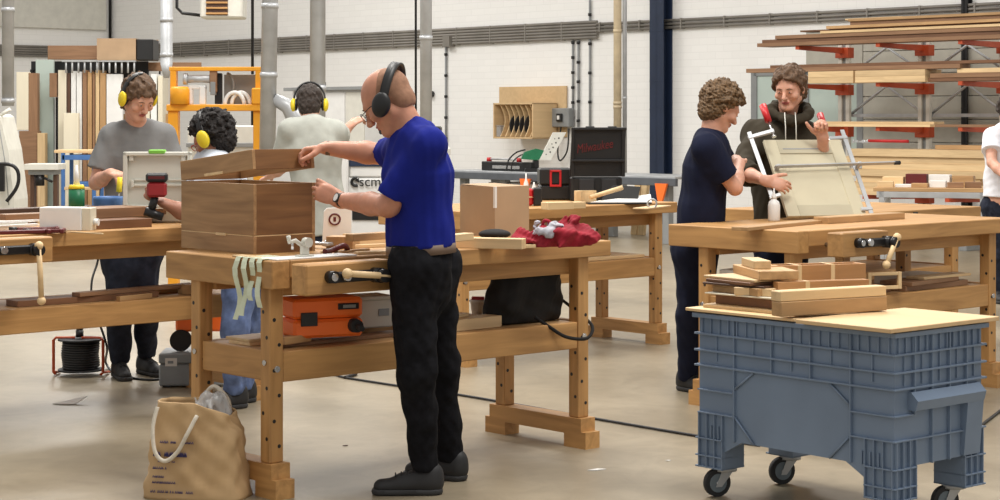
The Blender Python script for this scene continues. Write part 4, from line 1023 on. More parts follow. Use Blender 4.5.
m = MB('black'); m.box(.19, .28, -.024, -.016, .112, .137, .003); m.mat('zinc').box(.21, .265, -.026, -.024, .118, .131, .001); m.build('label_plate', oc)
m = MB('rubber'); m.cyl((.26, -.06, .045), (.26, -.015, .045), .026, .03, n=16); m.cyl((.26, -.11, .04), (.26, -.06, .045), .012, n=12); m.build('hose_port', oc)
wb = thing('storage_box', 'small white plastic box right of the orange case on the lower shelf', 'box', on(OA, .55, .16, SZ+.036), TH-.2)
m = MB('offwhite'); m.box(0, .17, 0, .15, 0, .12, .006); m.build('box_body', wb); m = MB('offwhite'); m.box(-.004, .174, -.004, .154, .12, .135, .004); m.build('lid', wb)
m = MB('grey'); m.box(.10, .15, -.004, 0, .05, .08, .001); m.build('label_plate', wb)
# black tool bag on the right of the shelf
tb = thing('tool_bag', 'black canvas tool bag with a loose strap on the lower shelf by the right leg', 'bag', on(OA, 1.49, .145, SZ+.002), TH)
Fh = Field((-.2, -.12, 0), (.22, .14, .32), .008)
Fh.cone((-.1, 0, .1), (.12, 0, .1), .10, .10, .03, flat=(V3(0, 1, 0), .9)); Fh.cone((-.08, 0, .2), (.12, 0, .22), .085, .09, .05, flat=(V3(0, 1, 0), .8)); Fh.cone((-.12, 0, .04), (.12, 0, .04), .08, .08, .03)
Fh.noise(.008, 25, 6); Fh.plane((0, 0, .001), (0, 0, -1)); Fh.plane((0, 0, .288), (0, 0, 1)); Fh.mesh('bag_body', 'blackcloth', tb)
m = MB('blackcloth'); pts = bezier([(.17, -.02, .12), (.235, -.10, .04), (.24, -.20, -.02), (.18, -.23, -.07), (.08, -.2, -.06), (.0, -.17, -.01), (-.03, -.11, .03)]); m.tube(pts, .008, 6); m.build('strap', tb)
m = MB('blackmetal'); m.box(-.12, .15, -.07, .07, .286, .292, .002); m.build('rim', tb)
# white bucket behind
bk = thing('bucket', 'small white bucket holding red tools, seen under the front workbench', 'bucket', on(OA, 1.45, .41, SZ+.001))
m = MB('white'); m.lathe([(.026, 0), (.036, .075), (.041, .075), (.041, .085), (.034, .085), (.025, .005)], 20); m.build('pail', bk)
m = MB('red'); m.box(-.03, .03, -.012, .012, .082, .098, .004); m.build('red_grip', bk)

# paper bag
pb = Vector((-1.195, 7.43, 0))
pg = thing('paper_bag', 'brown paper bag with white rope handles on the floor by the front workbench', 'bag', pb+Vector((0, .1, 0)), -.22)
for z, hx, hy, ox in ((.03, .20, .12, 0), (.12, .185, .11, .0), (.22, .168, .10, -.0), (.30, .155, .085, -.01)):
    pass
def bagpts(z):
    t = z/.37; hx = .205-.055*t; hy = .120-.045*t; bulge = .018*math.exp(-((z-.22)/.07)**2); return hx, hy, bulge
vs = []; NZ, NA = 26, 64
rg = np.random.RandomState(3)
for iz in range(NZ+1):
    z = .375*iz/NZ; hx, hy, bu = bagpts(z)
    for ia in range(NA):
        a = 2*PI*ia/NA; c_, s_ = math.cos(a), math.sin(a); n_ = 5.0
        rr = (abs(c_)**n_+abs(s_)**n_)**(-1/n_); x = hx*c_*rr; y = hy*s_*rr
        cr = .0045*math.sin(31*z+5*a+1.5*math.sin(4*a))+.004*math.sin(47*z-8*a+2*math.sin(3*a))+.0035*math.sin(70*z+11*a)
        k = min(1, z/.05); x += c_*cr*k; y += s_*cr*k
        # the right upper corner sags
        if c_ > .3: x += .035*math.exp(-((z-.25)/.05)**2)*(c_-.3); 
        top = 0
        if iz > NZ-8: top = (iz-(NZ-8))/8*(.055*max(0, c_-.0)**1.5)
        vs.append((x-.03*z, y, z-top))
fs = [[iz*NA+ia, iz*NA+(ia+1) % NA, (iz+1)*NA+(ia+1) % NA, (iz+1)*NA+ia] for iz in range(NZ) for ia in range(NA)]
m = MB('kraft'); m.add(vs+[(x*.97, y*.97, z+.003) for x, y, z in vs], fs+[[i+len(vs) for i in f_] for f_ in fs]+[[NZ*NA+i, NZ*NA+(i+1) % NA, len(vs)+NZ*NA+(i+1) % NA, len(vs)+NZ*NA+i] for i in range(NA)], True); m.add(vs[:NA], [list(range(NA))]); bgo = m.build('sack', pg)
for sg, y in ((0, -.092), (1, .088)):
    m = MB('rope')
    if sg == 0: pts = bezier([(-.135, y-.0, .36), (-.145, y-.022, .28), (-.13, y-.035, .19), (-.09, y-.035, .155), (-.04, y-.032, .19), (.0, y-.03, .26), (.025, y-.012, .315), (.03, y, .33)])
    else: pts = bezier([(-.02, y, .35), (-.0, y+.01, .40), (.04, y, .42), (.09, y, .37), (.1, y, .31)])
    m.tube(pts, .0085, 8); m.build('rope_handle', pg)
m = MB('clear'); pts = [(-.05, -.02, .34), (.0, -.0, .405), (.06, .01, .40), (.11, .0, .35), (.12, 0, .30), (-.05, 0, .30)]
Fh = Field((-.1, -.08, .28), (.16, .1, .43), .006); Fh.ell((.05, .02, .35), (.065, .05, .05), None, .02); Fh.noise(.018, 50, 8); Fh.mesh('plastic_liner', 'clear', pg)
# printed blue lettering too small to read: rows of short words
rgp = random.Random(5)
for (z, x0, x1, hh) in ((.225, -.12, .02, .009), (.178, -.155, -.01, .017), (.150, -.135, -.06, .006), (.125, -.145, -.09, .010), (.092, -.145, -.10, .009), (.070, -.145, -.05, .009), (.035, -.15, .03, .010)):
    x = x0; m = MB('blueink')
    while x < x1:
        w_ = rgp.uniform(.004, .009)
        if rgp.random() > .18:
            hx, hy, _ = bagpts(z); yy = -hy-.0095; m.tube([(x, yy, z-hh/2), (x+w_*.4, yy, z+hh/2), (x+w_*.8, yy, z-hh/2)], .0016 if hh < .012 else .0028, 4)
        x += w_
    m.build('printed_line', pg)

# grey tool case and the orange vacuum on it
gc = thing('tool_case', 'light blue-grey plastic tool case on the floor behind the left leg of the front workbench', 'case', G(190, 388)+Vector((0, .15, 0)), .05)
m = MB('grey'); m.box(-.18, .18, -.14, .14, .01, .13, .008); m.build('base', gc); m = MB('grey'); m.box(-.182, .182, -.142, .142, .133, .19, .008); m.build('lid', gc)
m = MB('white'); m.box(-.145, -.08, -.1435, -.142, .12, .165, .001); m.mat('grey').box(-.13, -.1, -.1445, -.1435, .135, .15, 0); m.build('label_plate', gc)
m = MB('black'); 
for x in (-.14, .14): m.box(x-.02, x+.02, -.12, .12, 0, .01, .002)
m.build('feet', gc)
vc = thing('machine', 'orange and black machine with a black wheel on top of the grey tool case', 'machine', G(190, 388)+Vector((.03, .17, .191)), .05)
m = MB('orange'); m.box(-.13, .16, -.08, .08, .11, .24, .012); m.build('housing', vc)
m = MB('rubber'); m.cyl((-.10, -.09, .062), (-.10, -.05, .062), .06, n=28); m.build('wheel', vc)
m = MB('zinc'); m.box(-.03, .04, -.06, .06, 0, .11, .006); m.build('stand', vc)
m = MB('green'); m.ball((-.02, -.10, .02), .018, 8); m.build('knob', vc)
# cable reel
cr = thing('cable_reel', 'black cable wound on a reel with an orange-red tube frame on the floor', 'cable reel', G(76, 378)+Vector((0, .12, 0)), -.05)
m = MB('rubber'); hR = .1
for z, r_ in ((.035, .13), (.255, .13)): m.cyl((0, 0, z), (0, 0, z+.012), r_, n=32)
m.cyl((0, 0, .03), (0, 0, .27), .05, n=20); m.build('spool', cr)
m = MB('cable'); 
pts = []
for i in range(16*22): a = i/16*2*PI; lay = i/16/11; pts.append(((.088+.012*(int(lay) % 2)+.004*math.sin(a*3.1))*math.cos(a), (.088+.012*(int(lay) % 2))*math.sin(a), .055+.19*((lay % 1) if int(lay) % 2 == 0 else 1-(lay % 1))))
m.tube(pts, .0095, 6); m.build('wound_cable', cr)
m = MB('rackorange'); 
for x in (-1, 1): m.tube([(x*.13, -.05, .012), (x*.145, -.05, .03), (x*.145, -.05, .26), (x*.13, -.05, .28), (x*.02, -.05, .28)], .009, 8); m.tube([(x*.145, -.05, .03), (x*.145, .08, .012)], .009, 8)
m.build('frame', cr)
m = MB('black'); m.cyl((.0, -.02, .28), (.0, -.02, .33), .022, n=14); m.ball((0, -.02, .335), .02, 8); m.build('plug', cr); cr.scale = (1, 1, .8)
a0 = G(76, 378)+Vector((0, .10, .275)); m = MB('cable')
pts = bezier([a0, a0+Vector((.02, 0, .08)), a0+Vector((.09, 0, .07)), a0+Vector((.16, -.02, -.1)), G(106, 368)+Vector((0, 0, .03)), G(118, 376)+Vector((0, 0, .008)), G(150, 381)+Vector((0, 0, .007)), G(180, 377)+Vector((0, 0, .007))]); m.tube(pts, .007, 8)
o = m.build('extension_cable'); tag(o, 'black cord rising from the reel and running behind the young man in grey', 'cord')
m = MB('cable'); pts = bezier([G(300, 372), G(334, 376), G(346, 379), G(390, 386), G(470, 398), G(600, 421), G(700, 438), G(760, 447)]); pts = [p_+Vector((0, 0, .008)) for p_ in pts]; m.tube(pts, .0065, 8)
o = m.build('extension_cable'); tag(o, 'long thin black cord running across the floor from the front workbench to the bin', 'cord')
m = MB('cable'); pts = bezier([G(975, 432), G(990, 420), G(1010, 406), G(1040, 392)]); m.tube([p_+Vector((0, 0, .008)) for p_ in pts], .0065, 8); o = m.build('extension_cable'); tag(o, 'short stretch of black cord on the floor at the right edge of the picture', 'cord')
m = MB('cable'); pts = bezier([G(312, 374), G(338, 371), G(356, 375), G(345, 379)]); m.tube([p_+Vector((0, 0, .01)) for p_ in pts], .009, 8); o = m.build('cable_coil'); tag(o, 'loop of black cable on the floor under the front workbench', 'cord')
m = MB('paper'); p0 = G(71, 404); m.add([(-.09, -.03, .002), (.03, -.04, .004), (.08, .03, .035), (-.03, .05, .004), (-.09, -.03, .006), (.03, -.04, .008), (.08, .03, .039), (-.03, .05, .008)], [[0, 1, 2, 3], [4, 5, 6, 7], [0, 1, 5, 4], [1, 2, 6, 5], [2, 3, 7, 6], [3, 0, 4, 7]])
o = m.build('paper_scrap', loc=p0); tag(o, 'curled scrap of white paper on the floor below the cable reel', 'paper')
for (px, py, lab) in ((596, 470, 'white flat scrap lying on the floor right of the front workbench'), (668, 461, 'tiny white chip on the floor left of the bin'), (345, 446, 'tiny dark chip on the floor left of the man in blue')):
    m = MB('paper' if 'white' in lab else 'darkx'); m.prism([(-.04, -.012), (.0, -.02), (.045, .0), (.01, .016)], 'z', .001, .004); o = m.build('scrap', loc=G(px, py), rz=.2); o.scale = (1, 1, 1) if px == 596 else (.3, .4, 1); tag(o, lab, 'scrap')

# ---------------- left bench
wz = HT
pplank('thick walnut slab at the bottom of the stack beside the white box', (80, 230.5), (152, 227), wz, .22, .045, 'walnutx')
pplank('walnut slab on top of the stack beside the white box, below the open grey case', (86, 219), (150, 216), wz+.046, .24, .05, 'brownx')
pplank('long dark walnut board along the rear of the left workbench', (-30, 219), (95, 213), wz, .10, .045, 'darkx')
plank('upper dark walnut board lying on the long one behind the white rails', on(OB, .92, .37, wz+.046), TH, 1.0, .10, .03, 'brownx')
x_ = thing('storage_box', 'plain white rectangular box on the left workbench in front of the walnut slabs', 'box', G(81, 230.8, wz), -.12)
m = MB('white'); m.box(-.215, 0, 0, .10, 0, .115, .003); m.build('carton', x_); m = MB('cream'); m.box(.001, .045, .01, .10, 0, .112, .002); m.build('side', x_)
m = MB('white'); m.cyl((.046, .06, .04), (.07, .06, .04), .018, n=14); m.build('nozzle', x_)
for i, (pa, pb_, W, lab) in enumerate((((-12, 224.5), (43, 221.5), .03, 'upper white metal rail at the left edge of the left workbench'), ((-12, 229), (38, 226), .025, 'lower white metal rail at the left edge of the left workbench'))):
    pplank(lab, pa, pb_, wz+(.02 if i == 0 else 0), W, .014, 'white', name='rail', cat='rail')
for i, (px, py, L, rz) in enumerate(((22, 234, .26, .5), (38, 231, .2, .3), (48, 233, .16, .1))):
    m = MB('dred'); m.box(-L/2, L/2, -.012, .012, 0, .02, .004); m.box(L/2-.02, L/2, -.05, .05, 0, .022, .004); m.mat('blackmetal').cyl((-L/2-.04, 0, .011), (-L/2, 0, .011), .011)
    o = m.build('bar_clamp', loc=G(px, py, wz), rz=rz); tag(o, ('dark red clamp lying leftmost on the front edge of the left workbench', 'dark red clamp in the middle of the three on the left workbench', 'dark red clamp nearest the white box on the left workbench')[i], 'clamp')
pplank('thin pale lath crossing the front edge of the left workbench', (58, 232), (102, 234.5), wz, .012, .006, 'pinex', name='lath', cat='lath')
pplank('dark slip of wood lying right of the white box', (94, 229.5), (110, 229), wz, .05, .018, 'darkx')
pplank('brown board at the right end of the left workbench behind the chest', (158, 222), (185, 219), wz, .1, .03, 'brownx')
pplank('pale slip on the brown board behind the red driver', (158, 216), (186, 214), wz+.031, .06, .01, 'pinex')
# open grey case
sy = thing('tool_case', 'open light grey tool case with a green latch on the left workbench', 'case', P(158, 209, 10.12), -.03)
sy.location.z = HT+.002; 
m = MB('lid'); m.box(-.19, .19, .03, .30, 0, .075, .008); m.build('base', sy)
lt_ = MB('lid'); W2, H2 = .182, .300
lt_.box(-W2, W2, .0, .012, .078, .078+H2, .004)
for a_ in ((-W2, -W2+.022, -.03, .0, .078, .078+H2), (W2-.022, W2, -.03, .0, .078, .078+H2), (-W2, W2, -.03, .0, .078+H2-.022, .078+H2), (-W2, W2, -.03, 0, .078, .095)): lt_.box(*a_, .004)
lt_.box(-W2+.04, W2-.02, -.014, 0, .078+.115, .078+.13, .003); lt_.box(-W2+.04, -W2+.055, -.02, 0, .078+.11, .078+.15, .003); lt_.box(-W2+.06, W2-.03, -.010, 0, .078+.145, .078+.155, .002)
lt_.box(-W2+.03, -W2+.055, -.02, 0, .078+H2-.05, .078+H2-.02, .003); lt_.box(W2-.055, W2-.03, -.02, 0, .078+H2-.05, .078+H2-.02, .003)
lo_ = lt_.build('lid', sy)
m = MB('green'); m.box(-.045, .045, -.034, .006, .078+H2-.012, .078+H2+.012, .006); m.build('latch', lo_)
# red cordless driver in the hand of the curly-haired person
dr = thing('cordless_driver', 'red and black cordless driver held in front of the open grey case', 'power tool', P(157, 187, 9.44), .1)
m = MB('midred'); m.box(-.048, .048, -.035, .035, -.05, .025, .012); m.build('battery', dr)
m = MB('black'); m.box(-.053, .053, -.04, .04, .025, .07, .012); m.mat('dred').box(-.04, .04, -.0405, -.038, .04, .055, .001); m.build('battery_foot', dr)
m = MB('black'); m.cyl((-.01, 0, -.05), (-.03, .01, -.12), .019, .021, n=12); m.build('grip', dr)
m = MB('blackmetal'); m.cyl((-.06, .0, -.12), (.03, 0, -.15), .023, .02, n=14); m.build('motor_head', dr)
yh = thing('screwdriver', 'small yellow tool in the hand of the young man in grey', 'tool', P(119, 190, 10.36))
m = MB('muff'); m.cyl((0, 0, -.01), (.005, 0, .07), .016, .014, n=12); m.build('grip', yh); m = MB('chrome'); m.cyl((0, 0, -.06), (0, 0, -.01), .004); m.build('shaft', yh)
# glue bottles behind
gb = thing('glue_bottle', 'dark glue bottle with a yellow collar and white nozzle on the left workbench', 'bottle', on(OB, .99, .62, HT+.001)); gb.scale = (1.25, 1.25, 1.4)
m = MB('blue'); m.lathe([(.036, 0), (.038, .02), (.038, .045), (.03, .05)], 18); m.build('base', gb)
m = MB('dgreen'); m.cyl((0, 0, .05), (0, 0, .13), .034, n=18); m.build('bottle', gb)
m = MB('muff'); m.cyl((0, 0, .13), (0, 0, .145), .036, .03, n=18); m.build('collar', gb); m = MB('white'); m.cyl((0, 0, .145), (0, 0, .22), .014, .005, n=14); m.build('nozzle', gb)
for i, (l_, s_, mt, lab) in enumerate(((1.18, .62, 'blue', 'low blue tub behind the glue bottle on the left workbench'), (1.30, .60, 'white', 'white cup standing behind the walnut slabs on the left workbench'))):
    m = MB(mt); m.lathe([(.07, 0), (.08, .12), (.08, .135), (.07, .135), (.06, .01)] if i == 0 else [(.026, 0), (.034, .17), (.03, .17), (.022, .005)], 20); o = m.build('tub' if i == 0 else 'cup', loc=on(OB, l_, s_, HT+.001)); tag(o, lab, 'tub' if i == 0 else 'cup')
# shelf of the left bench
for i, (l_, s_, z, L, W, T, rz, mt, lab) in enumerate((
    (.75, .12, 0, .8, .12, .03, .0, 'walnutx', 'dark board on the lower shelf of the left workbench, leftmost'),
    (1.05, .12, .031, .75, .07, .02, .12, 'brownx', 'long brown strip lying aslant on the shelf of the left workbench'),
    (.85, .28, .0, .3, .1, .02, .3, 'pinex', 'pale piece behind the dark board on the shelf of the left workbench'),
    (1.30, .30, .0, .4, .16, .02, -.2, 'oakx', 'wide brown offcut in the middle of the shelf of the left workbench'),
    (1.42, .14, .0, .2, .08, .05, .4, 'oakx', 'chunky block on the shelf of the left workbench behind the trouser legs'),
    (.98, .02, .0, .22, .03, .025, .2, 'oakx', 'small stick at the front edge of the shelf of the left workbench'))):
    shelf(OB, l_, s_, z, L, W, T, rz, mt, lab)
m = MB('white'); m.ball((0, 0, .015), .015, 8); o = m.build('knob', loc=on(OB, 1.52, .02, SZ)); tag(o, 'small white knob on the shelf of the left workbench', 'knob')
m = MB('pinez'); m.cyl((0, 0, 0), (0, 0, .07), .022, n=14); o = m.build('dowel', loc=on(OB, 1.60, .36, SZ)); tag(o, 'short upright wooden dowel at the right end of the left workbench shelf', 'dowel')
m = MB('cable'); pts = bezier([P(100, 243, 10.35), P(99, 252, 10.4), P(97, 264, 10.4), P(92, 280, 10.3), P(91, 300, 10.2)]); m.tube(pts, .006); o = m.build('extension_cable'); tag(o, 'thin cord hanging down behind the left workbench', 'cord')

# ---------------- middle bench (C)
kc = thing('tool_case', 'large open black tool case with raised lid and red script on the middle workbench', 'case', P(597, 206, 12.75), .06); kc.location.z = HT+.001
m = MB('black'); m.box(-.175, .17, 0, .30, 0, .16, .01); 
m.build('base', kc)
kl = MB('black'); kw = .185; kl.T = Matrix.Translation((.01, .0, .165)) @ Matrix.Rotation(.06, 4, 'X')
kl.prism([(-kw-.01, 0), (kw-.02, 0), (kw, .33), (-kw+.005, .33)], 'y', .0, .014)
for a_ in ((-kw, kw-.01, -.03, 0, 0.10, .115), (-kw, -kw+.02, -.02, 0, .0, .33), (kw-.03, kw-.008, -.02, 0, .0, .33), (-kw+.01, kw, -.025, 0, .312, .33)): kl.box(*a_, .003)
for x in (-.09, .06): kl.box(x, x+.06, -.012, .0, .322, .338, .003)
lo_ = kl.build('lid', kc)
text('Milwaukee', .085, 'dred', lo_, Matrix.Translation((.0, .0, .165)) @ Matrix.Rotation(.06, 4, 'X') @ Matrix.Translation((-.02, -.003, .20)) @ Matrix.Rotation(-.16, 4, 'Y') @ Matrix.Rotation(PI/2, 4, 'X') @ Matrix.Scale(.68, 4, (1, 0, 0)), 'script_lettering', .35, .002)
m = MB('rubber'); 
for x in (-.12, .03): m.box(x, x+.1, -.02, -.001, .02, .15, .015)
m.build('pockets', kc)
b2 = thing('tool_case', 'smaller closed black tool case with a red latch left of the open one', 'case', P(557, 205, 12.9), .05); b2.location.z = HT+.001
m = MB('black'); m.box(-.115, .10, 0, .25, 0, .10, .01); m.build('base', b2); m = MB('black'); m.box(-.118, .103, -.003, .25, .103, .215, .01); m.build('lid', b2)
m = MB('red'); 
for a_ in ((-.05, -.035, -.016, -.003, .10, .205), (.015, .03, -.016, -.003, .10, .205), (-.05, .03, -.016, -.003, .19, .205), (-.05, .03, -.016, -.003, .09, .105)): m.box(*a_, .003)
m.build('latch', b2)
rt = thing('power_tool', 'red and black power tool standing at the left end of the middle workbench', 'power tool', P(533, 209, 12.1), .1); rt.location.z = HT+.001
m = MB('red'); m.box(-.09, .0, -.03, .04, 0, .11, .012); m.build('housing', rt); m = MB('black'); m.box(.0, .055, -.04, .05, 0, .115, .008); m.build('battery', rt); m = MB('ply'); m.prism([(-.1, .045), (-.0, .055), (-.1, .075)], 'y', -.045, -.035); m.build('wedge', rt)
for i, (px, lab) in enumerate(((526, 'left white glue bottle beside the cardboard box on the middle workbench'), (534, 'right white glue bottle, next to the smaller black case'))):
    m = MB('white'); m.lathe([(.014, 0), (.016, .01), (.016, .12-.03*i), (.006, .15-.03*i), (.004, .19-.06*i)], 14); o = m.build('glue_bottle', loc=Vector((P(px, 205, 12.65).x, 12.65, HT+.001))); tag(o, lab, 'bottle')
pplank('pale wooden block in front of the smaller black case', (548, 210), (574, 209.2), HT, .08, .045)
pplank('second pale block, just left of the large open case', (572, 208.8), (586, 208.3), HT, .08, .04, 'pinex')
cu = MB('pinex'); pts = [(.09*math.cos(a), .09*math.sin(a)) for a in [PI*.15+PI*.9*i/10 for i in range(11)]]; cu.prism(pts+[(.055*math.cos(a), .055*math.sin(a)) for a in [PI*.15+PI*.9*(10-i)/10 for i in range(11)]], 'z', 0, .085)
o = cu.build('offcut', loc=P(588, 207, 12.35)+Vector((0, 0, 0)), rz=.4); o.location.z = HT; tag(o, 'curved pale wood offcut standing in front of the large open case', 'offcut')
pf = thing('folder', 'open black folder with white papers lying on the middle workbench', 'folder', P(619, 207, 12.4), .1); pf.location.z = HT+.001
m = MB('black'); m.box(-.22, .20, -.1, .14, 0, .008, .002); m.build('cover', pf); m = MB('paper'); m.add([(-.2, -.09, .009), (.2, -.09, .009), (.23, .12, .05), (-.1, .12, .012), (-.2, -.09, .014), (.2, -.09, .014), (.23, .12, .055), (-.1, .12, .017)], [[0, 1, 2, 3], [4, 5, 6, 7], [0, 1, 5, 4], [1, 2, 6, 5], [2, 3, 7, 6], [3, 0, 4, 7]]); m.build('sheets', pf)
m = MB('blackcloth'); m.add([(-.12, .0, .018), (.12, -.02, .018), (.16, .1, .1), (-.02, .14, .11), (-.12, .0, .023), (.12, -.02, .023), (.16, .1, .105), (-.02, .14, .115)], [[0, 1, 2, 3], [4, 5, 6, 7], [0, 1, 5, 4], [1, 2, 6, 5], [2, 3, 7, 6], [3, 0, 4, 7]]); m.build('flap', pf)
m = MB('pinex'); m.cyl((-.12, -.06, .035), (.10, .0, .095), .014, .016, n=12); o = m.build('mallet', loc=P(607, 205, 12.35), rz=.1); o.location.z = HT+.01; tag(o, 'thick pale wooden handle lying across the black folder', 'handle')
m = MB('steel'); m.tube([(.028*math.cos(a), .0, .03+.028*math.sin(a)) for a in [2*PI*i/20 for i in range(20)]], .006, 6, closed=True); o = m.build('tape_ring', loc=G(652, 208.5, HT)); tag(o, 'small grey ring standing right of the folder on the middle workbench', 'ring')
pplank('thin pale plywood offcut on the right end of the middle workbench', (648, 209.5), (671, 206.5), HT, .1, .008, 'ply', name='offcut', cat='offcut')
shelf(OC, 1.2, .2, 0, .9, .3, .02, 0, 'pinex', 'wide pale board on the lower shelf of the middle workbench')

# ---------------- right bench (D): panel, clamps, bottle
BLp = P(788, 217, 10.4); BLp.z = HT+.022; U = Vector((.455, .13, 0)); W_ = Vector((-.09, .315, .415)); U_n = U.normalized(); W_ = W_-U_n*W_.dot(U_n); Wn = W_.normalized(); Nn = U_n.cross(Wn)
Rm = Matrix((U_n, Wn, Nn)).transposed().to_4x4(); PW, PH = U.length, W_.length
pn = thing('cabinet_door', 'cream framed cabinet door leaning back on the right-hand bench while clamps hold it', 'door'); pn.matrix_world = Matrix.Translation(BLp) @ Rm
fw_ = .075; m = MB('panelcream'); m.box(fw_-.01, PW-fw_+.01, fw_-.01, PH-fw_+.01, -.016, -.006, .001); m.build('centre_panel', pn)
for a_ in ((0, fw_, 0, PH), (PW-fw_, PW, 0, PH)): m = MB('panelcream'); m.box(*a_, -.022, 0, .002); m.build('stile', pn)
for a_ in ((fw_, PW-fw_, 0, fw_), (fw_, PW-fw_, PH-fw_*1.3, PH)): m = MB('panelcream'); m.box(*a_, -.022, 0, .002); m.build('rail', pn)
m = MB('zinc'); m.box(.10, PW-.1, PH-.07, PH-.062, -.002, .0008, 0); m.build('groove', pn)
def toW(x, y, z=0): return pn.matrix_world @ Vector((x, y, z))
bpy.context.view_layer.update()
def sash(label, a, b, jdir, parts, w_=.026):
    """long bar clamp from a to b, jaws along jdir"""
    a = Vector(a); b = Vector(b); d = (b-a).normalized(); j = Vector(jdir); j = (j-d*j.dot(d)).normalized(); k = d.cross(j); L = (b-a).length
    t = thing('bar_clamp', label, 'clamp'); t.matrix_world = Matrix.Translation(a) @ Matrix((d, j, k)).transposed().to_4x4()
    m = MB(parts.get('bar', 'steel')); m.box(0, L, -.012, .012, -.004, .004, .001); m.build('bar', t)
    for nm, x, h_ in parts['jaws']: m = MB(parts.get('bar', 'steel')); m.box(x-.012, x+.012, -.016, h_, -.008, .008, .004); m.build(nm, t)
    if 'handle' in parts:
        (x, h_, sg, hl) = parts['handle']; m = MB('chrome'); m.cyl((x-sg*.05, h_-.012, 0), (x+sg*.05, h_-.012, 0), .006); m.cyl((x-sg*.055, h_-.012, 0), (x-sg*.047, h_-.012, 0), .013); m.build('spindle', t)
        m = MB('red'); m.cyl((x+sg*.05, h_-.012, 0), (x+sg*(.05+hl), h_-.012, 0), .019, .021, n=10); m.build('handle', t)
    return t
# left upright clamp
sash('bar clamp with a red handle on the left edge of the cream door', P(749, 132, 10.62), P(776, 208, 10.36), (1, -.1, .15), dict(jaws=(('fixed_jaw', .43, .05), ('sliding_jaw', .035, .135)), handle=(.02, .135, -1, .11)))
sash('bar clamp with a red handle on the right edge of the cream door', P(842, 130, 10.95), P(873, 218, 10.50), (-1, -.0, .1), dict(jaws=(('fixed_jaw', .60, .05), ('sliding_jaw', .06, .10)), handle=(.03, .11, -1, .11)))
sash('long grey bar clamp lying level across the front of the cream door', toW(-.0, PH*.60, .03), toW(PW+.27, PH*.60+.02, .03), tuple(-Nn), dict(jaws=(('fixed_jaw', .02, .05), ('sliding_jaw', .52, .05))))
m = MB('rubber'); m.cyl((0, 0, -.018), (0, 0, .018), .012, n=10); o = m.build('clamp_pad', loc=toW(PW+.285, PH*.6+.02, .03), rot=(0, PI/2, .3)); tag(o, 'small dark end pad of the long grey clamp', 'pad')
gl_ = thing('glue_bottle', 'white glue bottle with a pointed nozzle standing on the right-hand bench by the cream door', 'bottle', G(774, 221, HT))
m = MB('white'); m.lathe([(.030, 0), (.033, .006), (.033, .085), (.028, .105), (.015, .115), (.014, .12)], 24); m.build('bottle', gl_); m = MB('white'); m.lathe([(.015, .12), (.014, .135), (.006, .15), (.003, .178)], 16); m.build('nozzle', gl_)
pplank('long low pale board lying across the front of the right-hand bench, below the bottle', (749, 231), (828, 223), HT, .10, .018, 'oakx')
pplank('pale beam lying on the right-hand bench right of the cream door', (829, 224), (905, 219), HT, .10, .035, 'oakx')
pplank('small wooden block under the lower edge of the cream door', (814, 219.6), (838, 218.6), HT, .05, .018, 'pinex')
plank('pale frame board flat behind the cream door on the rear bench', on(OE, .1, .3), TH, .3, .2, .018, 'pinex')
px0 = G(865, 206, HT)
bx = thing('wooden_block', 'pale square pine block on the rear bench right of the cream door', 'block', on(OE, .32, .52), TH); m = MB('pinex'); m.box(-.08, .08, -.07, .07, 0, .11, .003); m.build('front_block', bx); m = MB('pinez'); m.box(-.08, -.0, .071, .14, 0, .105, .003); m.build('rear_block', bx)
m = MB('black'); m.box(-.022, .022, -.004, .012, -.028, .0, .004); o = m.build('bench_stop', loc=on(OE, .58, -.104, HT-.012), rz=TH); tag(o, 'black metal stop in the front edge of the rear bench', 'stop')
# shelf of D
for (l_, s_, z, L, W, T, rz, mt, lab) in ((1.25, .1, 0, .6, .16, .03, .03, 'brownx', 'dark-edged board on the shelf of the right-hand bench'), (1.2, .1, .031, .5, .2, .02, .1, 'brownx', 'brown board lying on the dark-edged board under the right-hand bench'), (1.35, .08, .052, .45, .12, .014, .02, 'pinex', 'pale board topmost on the shelf of the right-hand bench'),
    (1.45, .34, 0, .4, .2, .05, 0, 'offwhite', 'white flat package at the rear of the shelf of the right-hand bench'), (.5, .3, 0, .5, .18, .06, .1, 'pinex', 'pale board on the left of the shelf of the right-hand bench'), (.14, .46, .0, .22, .12, .14, .1, 'offwhite', 'white box on the shelf of the right-hand bench, behind the left legs'),
    (.75, .1, .0, .28, .12, .02, .2, 'walnutx', 'dark offcut on the shelf of the right-hand bench behind the vise')):
    shelf(OD, l_, s_, z, L, W, T, rz, mt, lab)
fr_ = thing('picture_frame', 'small open wooden frame standing on the shelf below the vise of the right-hand bench', 'frame', on(OD, .72, -.02, SZ+.03), TH-.4)
for nm, a_ in (('side', (-.10, -.08, 0, .09)), ('side', (.08, .10, 0, .09)), ('top', (-.08, .08, .072, .09)), ('bottom', (-.08, .08, 0, .018))): m = MB('pinex'); m.box(a_[0], a_[1], -.01, .01, a_[2], a_[3], .002); m.build(nm, fr_)

